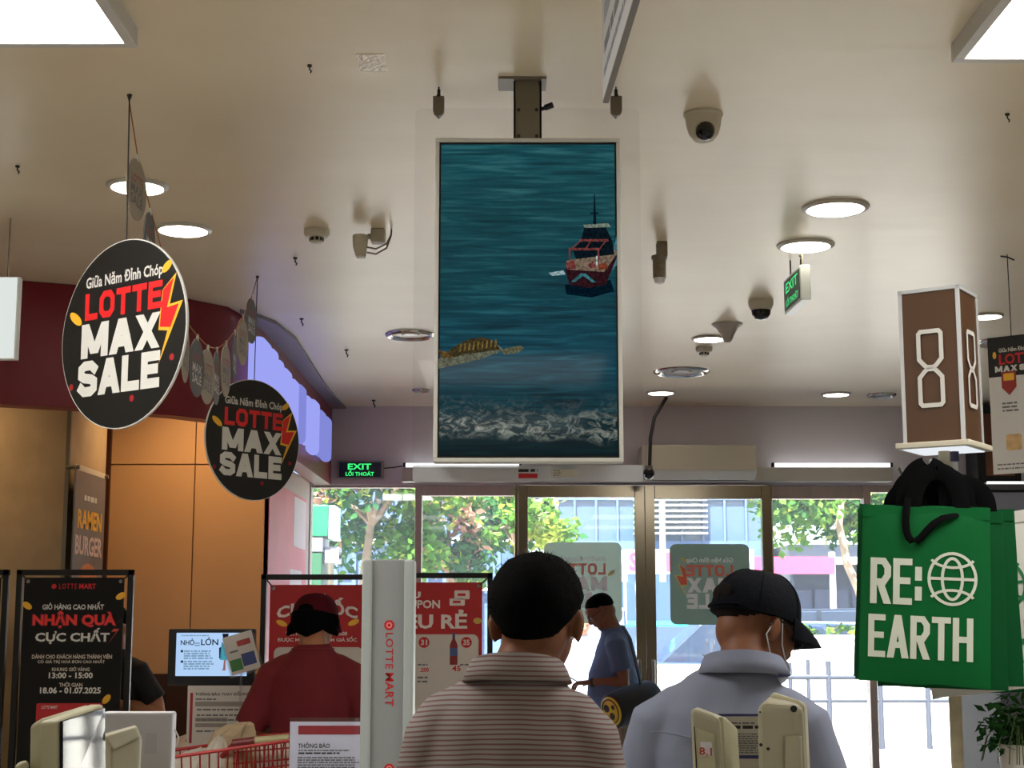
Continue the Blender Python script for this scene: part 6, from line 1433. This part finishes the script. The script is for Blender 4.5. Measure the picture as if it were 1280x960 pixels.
for x, y, r in ((.02, .03, .026), (-.03, -.015, .024), (.03, -.035, .016)): MB().lathe([(0, .0035), (r, .003), (r, .001)], 18, Mo @ Vector((x, y, 0)), 0, Mo.to_3x3().to_4x4()).build('patch_mark', YEL2, db, True)
tx = text(db, 'INTINYC', (-.02, .17, -.045, -.012), mat('ink_grey_white', rgb(150, 152, 148), .6), 0, .012)
for v in tx.data.vertices:
    a = v.co.z/.128; v.co = M @ Vector((v.co.x, -.1275*math.cos(a), .1275*math.sin(a)))
sh_ = Matrix.Translation(t.location) @ Matrix.Rotation(math.radians(90), 4, 'Z') @ V(.09, -.06, 1.462)
iv = Matrix.Rotation(-math.radians(38), 4, 'Z')
q = [iv @ (at(u, v, y)-dp) for u, v, y in ((768, 782, 10.82), (778, 782, 10.72), (787, 797, 10.64), (793, 820, 10.56), (800, 850, 10.5), (802, 862, 10.5))]
MB().tube(q, [(.02, .003)]*len(q), 8, ref=(1, .2, 0)).build('shoulder_strap', NYL, db, True)
# person in black mostly hidden behind the black banner
p = at(142, 800, 7.95)
BLK = mat('shirt_black', rgb(20, 18, 18), .85)
t, HM, V, s = person('person in black mostly hidden behind the black banner, bent elbow showing', (p.x, 7.95, 0), math.radians(150), 1.62, (((-.27, -.1, 1.14), (-.1, .1, 1.2), (.6, .6, .3), (0, 0, 1), .5), ((.2, .02, 1.1), (.05, .2, 1.1), (-.5, 1, 0), (0, 0, 1), .5)), SKIN, BLK, TROUD, SHOE, head=(0, -.5, 0), hairfn=short_hair(.5, .1, -.5), hairm=HAIR, sleeve=.7)
# ================================================================== STREET OUTSIDE
PAVE = mat('pavement_pale', rgb(152, 147, 140), .7, var=.06, vscale=2)
gr = struct('ground', MB().box(-40, 40, WALLY+.1, 24, -.2, -.02), PAVE); gr.name = 'floor_pavement'
rd = struct('road', MB().box(-60, 60, 24, 60, -.25, -.05), mat('asphalt', rgb(120, 118, 116), .85, var=.1, vscale=3)); rd.name = 'floor_road'
# canopy slab over the entrance on our own building
struct('roof', MB().box(-9, 9, -6.2, WALLY+.6, CEIL+.14, CEIL+.5), mat('roof_concrete', rgb(170, 166, 160), .8)).name = 'ceiling_roof'
# low white walls and planter
WHT = mat('white_render', rgb(230, 226, 218), .7, var=.04, vscale=2)
pl_x0, pl_x1 = at(955, 800, 21).x, at(1250, 800, 21).x
pw = thing('planter_wall', 'bright white planter wall beyond the railing at right', 'wall', ((pl_x0+pl_x1)/2, 21.3, -.02)); w = (pl_x1-pl_x0)/2; zt = at(1040, 799, 21).z+.02
B('wall_block', WHT, -w, w, -.3, .3, 0, zt, pw, .02); B('coping', WHT, -w-.03, w+.03, -.33, .33, zt, zt+.05, pw, .01)
lx0, lx1 = at(600, 835, 21).x, at(953, 835, 21).x
lw = thing('street_wall', 'low white street wall beyond the sliding doors', 'wall', ((lx0+lx1)/2, 21.2, -.02)); w = (lx1-lx0)/2; zl = at(780, 836, 21).z+.02
B('wall_block', WHT, -w, w, -.12, .12, 0, zl, lw, .02); B('coping', WHT, -w-.03, w+.03, -.16, .16, zl, zl+.04, lw, .01)
# planter greenery
LEAFS = [thin('leaf_green', rgb(92, 132, 56), .5), thin('leaf_yellow', rgb(160, 176, 72), .5), thin('leaf_deep', rgb(52, 92, 52), .45), thin('leaf_pink', rgb(196, 150, 128), .5)]
def leaves(mb, c, r, n, rnd, size, clumps=14, weights=(5, 3, 3, 0)):
    cl = []
    for _ in range(clumps):
        a, b = rnd.uniform(0, 2*PI), math.acos(rnd.uniform(-.8, 1)); q = rnd.uniform(.45, .95); cl.append((Vector((r[0]*q*math.sin(b)*math.cos(a), r[1]*q*math.sin(b)*math.sin(a), r[2]*q*math.cos(b))), rnd.uniform(.28, .5), rnd.choices(range(4), weights)[0]))
    for i in range(n):
        o, k, mi = rnd.choice(cl); d = Vector((rnd.gauss(0, 1), rnd.gauss(0, 1), rnd.gauss(0, 1)*.8)).normalized()*rnd.random()**.45*k*min(r)
        p = c+o+d; L_ = size*rnd.uniform(.6, 1.5); u_ = Vector((rnd.gauss(0, 1), rnd.gauss(0, 1), rnd.gauss(0, .6)-.3)).normalized(); v_ = u_.cross(Vector((rnd.gauss(0, 1), rnd.gauss(0, 1), rnd.gauss(0, 1)))).normalized(); q = len(mb.v)
        for z in (p, p+u_*L_*.5+v_*L_*.3, p+u_*L_, p+u_*L_*.5-v_*L_*.3): mb.v.append(z)
        if rnd.random() < .25: mi = rnd.choices(range(4), weights)[0]
        mb.face([q, q+1, q+2, q+3], mi)
def tree(lab, x, y, zc, r, n, seed, trunk, size=.11, weights=(5, 3, 3, 0), zbase=-.02):
    t = thing('street_tree', lab, 'tree', (x, y, zbase), 0, 'street trees'); rnd = random.Random(seed); mb = MB(); leaves(mb, Vector((0, 0, zc-zbase)), r, n, rnd, size, 22, weights)
    o = mb.build('foliage', LEAFS, t); o['kind'] = 'stuff'
    BK = mat('bark', rgb(150, 130, 110), .85, var=.25, vscale=9)
    pts = [Vector(p) for p in trunk]; MB().tube(pts, [.075*(1-.5*i/len(pts)) for i in range(len(pts))], 10).build('trunk', BK, t, True)
    top = pts[-1]
    for _ in range(8):
        a = rnd.uniform(0, 2*PI); e = top+Vector((r[0]*.75*math.cos(a), r[1]*.75*math.sin(a), rnd.uniform(-.1, .9)*r[2])); md = top.lerp(e, .5)+Vector((0, 0, .15)); MB().tube([top-Vector((0, 0, .1)), md, e], [.035, .024, .01], 7).build('branch', BK, t, True)
    return t
X = lambda u, Y: (u-640)/F*Y
tree('leafy green street tree outside the left glass pane', X(455, 19), 19, 3.1, (1.35, 1.2, 1.25), 7000, 2, [(0, 0, 0), (.05, 0, 1.0), (.0, .05, 2.0), (.1, 0, 2.8)], .12, (5, 3, 3, 1))
tree('smaller pink-tinged street tree outside the second glass pane', X(562, 20), 20, 2.75, (.75, .8, .95), 3200, 5, [(0, 0, 0), (-.05, 0, 1.0), (.02, .05, 1.8), (0, 0, 2.4)], .11, (4, 2, 3, 3))
tree('pale yellow-green street tree behind the door frame', X(648, 21.6), 21.6, 3.0, (.85, .8, .7), 2600, 8, [(0, 0, 0), (.05, 0, 1.2), (-.05, 0, 2.0), (0, 0, 2.6)], .12, (3, 6, 1, 0))
tree('bright street tree with a crooked trunk outside the right pane', X(1055, 21.2), 21.2, 3.6, (1.5, 1.3, 1.2), 8000, 11, [(.25, .0, 0), (.24, 0, .35), (.16, 0, .62), (.02, 0, .95), (-.08, 0, 1.5), (-.02, 0, 1.9)], .125, (5, 4, 3, 0), zt+.03)
tree('dense green street tree partly hidden behind the green bags', X(1175, 23), 23, 3.3, (1.2, 1, 1.1), 4200, 14, [(0, 0, 0), (0, 0, 1.2), (.05, 0, 2.2), (0, 0, 2.9)], .12, (6, 3, 3, 0))
rnd = random.Random(4)
for i in range(9):
    mb = MB(); leaves(mb, Vector((0, 0, .06)), (.16, .14, .08), 60, rnd, .07, 4, (5, 3, 3, 0)); x = pl_x0+.5+i*.3
    o = mb.build('planter_shrub', LEAFS, None); o.location = (x, 21.15+.1*(i % 3), zt+.05); tag(o, ('leftmost', 'second', 'third', 'fourth', 'fifth', 'sixth', 'seventh', 'eighth', 'rightmost')[i]+' low green shrub on the white planter wall, counted from the left', 'shrub', 'planter shrubs')
# railing
RY = 19.0; rx0, rx1 = X(965, RY), X(1235, RY)
rl = thing('street_railing', 'grey metal railing with two cross bars outside the right pane', 'railing', (rx0, RY, -.02)); RM = mat('rail_grey', rgb(52, 56, 68), .5, .2)
for v_, r in ((844, .035), (873.5, .028)): z = at(1030, v_, RY).z; MB().tube([(0, 0, z), (rx1-rx0, 0, z)], r, 10).build('cross_bar', RM, rl, True)
for u, vt in ((982, 826), (1004, 822), (1029, 824), (1092, 824), (1150, 824), (1210, 824)): MB().tube([(X(u, RY)-rx0, 0, 0), (X(u, RY)-rx0, 0, at(1030, vt, RY).z)], .035 if u in (1029, 1092, 1150, 1210) else .025, 10).build('post', RM, rl, True)
# green kiosk boxes outside the left pane
GY = 14.0
gk = thing('green_kiosk', 'green and grey machine kiosk outside the left glass pane', 'kiosk', (X(396, GY), GY, -.02)); KG = mat('kiosk_green', rgb(24, 112, 78), .45); KGR = mat('kiosk_grey', rgb(168, 168, 176), .5)
kx = lambda u: X(u, GY)-X(396, GY); kz = lambda v: at(400, v, GY).z+.02
B('base_block', mat('kiosk_green_dark', rgb(36, 84, 58), .5), kx(340), kx(404), 0, .5, 0, kz(690), gk, .01); B('middle_block', KGR, kx(340), kx(404.5), -.01, .5, kz(690), kz(671), gk, .01); B('upper_block', KG, kx(340), kx(411), -.02, .5, kz(671), kz(631), gk, .01); B('side_sign', mat('kiosk_side', rgb(206, 232, 236), .4), kx(411), kx(420), .0, .4, kz(674), kz(632), gk, .01)
B('meter_box', KGR, kx(404.5), kx(424), .05, .3, kz(704), kz(683), gk, .01); MB().tube([(kx(414), .05, 0), (kx(414), .05, kz(704))], .03, 8).build('meter_post', GREYM, gk); MB().ball((kx(425), .1, kz(694)), (.02, .03, .03)).build('meter_dial', BLACK, gk, True)
# buildings across the road
BY = 36.0
SL = mat('slate_facade', rgb(72, 92, 124), .35, var=.1, vscale=.6); CON = mat('pale_concrete', rgb(222, 220, 216), .7, var=.04, vscale=1); GLZ = mat('facade_glass', rgb(58, 78, 110), .1, spec=.8); SIG = mat('shop_pink', rgb(236, 60, 96), .5); DK = mat('shop_dark', rgb(30, 36, 48), .4)
def bld(lab, u0, u1, H_, Y, fm):
    x0, x1 = X(u0, Y), X(u1, Y); t = thing('street_building', lab, 'building', ((x0+x1)/2, Y, -.05)); w = (x1-x0)/2; B('wall', fm, -w, w, 0, 6, 0, H_, t); return t, w
t, w = bld('blue-grey ribbed building across the road behind the left trees', 330, 652, 7.5, BY, SL)
for i in range(int(2*w/.42)): B('facade_rib', SL, -w+i*.42, -w+i*.42+.09, -.12, 0, 0, 7.5, t)
for z in (2.2, 3.3, 4.6): B('floor_band', CON, -w, w, -.16, -.1, z, z+.12, t)
for i in range(6): B('window_pane', GLZ, -w+.5+i*1.0, -w+1.2+i*1.0, -.06, -.01, 2.5, 3.2, t)
t, w = bld('glassy blue-grey building across the road behind the sliding doors', 690, 960, 8, BY, GLZ)
for i in range(11): B('mullion', CON if i % 5 == 0 else SL, -w+i*.5, -w+i*.5+(.14 if i % 5 == 0 else .05), -.1, 0, 0, 8, t)
for z in (2.95, 4.3, 5.6): B('spandrel', SL, -w, w, -.08, 0, z, z+.4, t)
for i in range(10): B('louvre_blade', CON, -w+1.9, -w+3.6, -.3, -.02, 3.5+i*.13, 3.54+i*.13, t)
t, w = bld('dark shopfront across the road under a pink sign', 985, 1290, 3.2, 34.5, DK)
for i in range(14): B('shop_window', mat('shop_glass_dark', rgb(54, 62, 82), .12), -w+.1+i*.42, -w+.44+i*.42, -.05, 0, .4, 2.2, t)
B('awning', CON, -w, w, -.6, 0, 2.75, 2.9, t)
# white and pink shop sign on posts
SY = 31.0; x0, x1, x2 = X(776, SY), X(940, SY), X(1040, SY); z0, z1 = at(900, 717.5, SY).z, at(900, 687, SY).z
t = thing('shop_sign', 'white and pink shop sign band across the road', 'sign', ((x0+x2)/2, SY, -.05)); o_ = (x0+x2)/2
B('white_board', CON, x0-o_, x1-o_, -.06, .06, z0+.05, z1+.05, t); B('pink_board', SIG, x1-o_, x2-o_, -.07, .06, z0+.05, at(1000, 696, SY).z+.05, t)
for u in (780, 860, 1038): MB().tube([(X(u, SY)-o_, .02, 0), (X(u, SY)-o_, .02, z1)], .065, 10).build('post', WHITE, t, True)
text(t, 'S', (X(785, SY)-o_, X(796, SY)-o_, z0+.1, z1), SIG, -.065, .05); text(t, 'I', (X(831, SY)-o_, X(837, SY)-o_, z0+.1, z1), SIG, -.065, .05); B('lower_strip', GLZ, x0-o_, x1-o_, -.04, .04, 1.2, z0-.1, t)
# parked cars
def car(lab, x, y, rz, colr, van=False, sc=1.0):
    t = thing('parked_car', lab, 'car', (x, y, -.05), rz, 'parked cars'); PM = mat('paint_'+lab.split()[0], colr, .25, .2, coat=.6); L2, W2 = 2.1, .86
    H1, H2 = (.95, 1.75) if van else (.88, 1.5)
    pr = [(-L2, .35), (-L2, H1-.05), (-L2+.15, H1), (-L2*.62, H1+.02), (-L2*.3, H2-.04), (L2*.55, H2), (L2*.9, H1+.12), (L2, H1), (L2, .35)] if not van else [(-L2, .35), (-L2, H1), (-L2*.85, H1+.1), (-L2*.6, H2-.05), (L2*.92, H2), (L2, H2-.15), (L2, .35)]
    body = [(-L2, .3), (-L2, H1-.08), (-L2+.2, H1), (L2-.1, H1+.04), (L2, H1-.05), (L2, .3)]
    MB().prism(body, -W2, W2).build('body', PM, t, False, .05, 3)
    cab = [(-L2*.62, H1), (-L2*.3, H2-.05), (L2*.6, H2), (L2*.92, H1)] if not van else [(-L2*.85, H1), (-L2*.62, H2-.04), (L2*.95, H2), (L2*.98, H1)]
    MB().prism(cab, -W2*.86, W2*.86).build('cabin_glass', mat('car_glass', rgb(40, 52, 70), .06, spec=.9), t, False, .03)
    MB().prism([(x_, z_-.03) for x_, z_ in cab[1:3]]+[(cab[2][0], cab[2][1]+.03), (cab[1][0], cab[1][1]+.03)], -W2*.85, W2*.85).build('roof', PM, t, False, .02)
    for i, px0 in enumerate((-.25, .55)):
        for sy in (-1, 1): B('pillar', PM, px0-.04, px0+.04, sy*W2*.87-.02, sy*W2*.87+.02, H1, H2-.02, t)
    for sx in (-1, 1):
        for sy in (-1, 1): MB().tube([(sx*1.3, sy*(W2-.1), .32), (sx*1.3, sy*(W2+.02), .32)], .32, 22).build('wheel', BLACK, t, True)
        for sy in (-1, 1): MB().box(-.06, .06, -.16, .16, -.1, .1, 0, Matrix.Translation((sx*L2*.985, sy*.62, H1-.16))).build('tail_lamp' if sx > 0 else 'head_lamp', mat('lamp_red', rgb(220, 30, 50), .3) if sx > 0 else WHITE, t, False, .02)
    B('bumper', mat('bumper_grey', rgb(120, 120, 124), .5), L2-.05, L2+.06, -W2*.95, W2*.95, .35, .55, t, .03); B('bumper', MATS['bumper_grey'], -L2-.06, -L2+.05, -W2*.95, W2*.95, .35, .55, t, .03)
    return t
car('turquoise taxi parked on the street behind the middle door frame', X(826, 28), 28, math.radians(90), rgb(30, 196, 196))
car('navy car parked on the street in front of the cap man\'s shoulder', 4.15, 24.6, math.radians(180), rgb(52, 66, 108))
car('white van parked on the street behind the phone man', X(715, 24.4), 24.45, math.radians(90), rgb(214, 216, 224), True)
car('grey car with a red tail lamp behind the crooked tree trunk', X(1095, 27), 27, math.radians(195), rgb(128, 138, 160))
car('black van parked under the pink shop sign', 5.8, 29.2, math.radians(5), rgb(36, 42, 54), True)
# motorbikes along the low wall
def bike(lab, x, y, rz, c):
    t = thing('motorbike', lab, 'motorbike', (x, y, -.02), rz, 'parked motorbikes'); PM = mat('bike_'+lab.split()[0], c, .3, coat=.5)
    for sx in (-.6, .6):
        MB().tube([(sx+.24*math.cos(a), 0, .28+.24*math.sin(a)) for a in [2*PI*i/20 for i in range(21)]], .045, 8, cap=False).build('wheel', BLACK, t, True); MB().tube([(sx, -.05, .28), (sx, .05, .28)], .06, 12).build('hub', STEEL, t, True)
    MB().prism([(-.75, .55), (-.5, .8), (.1, .72), (.3, .45), (.15, .3), (-.4, .35)], -.1, .1).build('body_shell', PM, t, False, .03); MB().prism([(-.7, .78), (-.68, .86), (.05, .82), (.08, .74)], -.12, .12).build('seat', BLACK, t, False, .03)
    MB().prism([(.3, .4), (.42, .95), (.55, .92), (.5, .45)], -.14, .14).build('front_shield', PM, t, False, .03); MB().tube([(.6, 0, .28), (.45, 0, 1.0)], .025, 8).build('fork', STEEL, t, True); MB().tube([(.36, -.32, 1.05), (.44, 0, 1.0), (.36, .32, 1.05)], .015, 8).build('handlebar', BLACK, t, True)
    for sy in (-1, 1): MB().tube([(.4, sy*.24, 1.03), (.42, sy*.3, 1.2)], .006, 6).build('mirror_stem', BLACK, t); MB().ball((.42, sy*.31, 1.23), (.015, .06, .04)).build('mirror', STEEL, t, True)
    MB().ball((.5, 0, .9), (.06, .08, .07)).build('headlamp', WHITE, t, True)
bike('red motorbike parked nearest the middle door frame beyond the wall', 2.35, 21.75, math.radians(2), rgb(190, 30, 50)); bike('pinkish motorbike parked beyond the low street wall', 4.15, 21.8, math.radians(-2), rgb(206, 110, 130)); bike('grey motorbike parked left of the phone man beyond the wall', .5, 21.75, math.radians(181), rgb(120, 128, 140))
# passer-by outside
p = at(742, 800, 17)
t, HM, V, s = person('passer-by in a pale blue shirt on the pavement beyond the phone man', (X(727, 17), 17, -.02), math.radians(190), 1.6, (hang(-1), hang(1)), SKIN, mat('shirt_pale_stripe', rgb(176, 188, 214), .8, var=.12, vscale=14, stretch=(6, 6, .4)), mat('trousers_white', rgb(206, 206, 210), .8), SHOE, head=(0, -.2, 0), hairfn=short_hair(.5, .1, -.5), hairm=HAIR, sleeve=2)
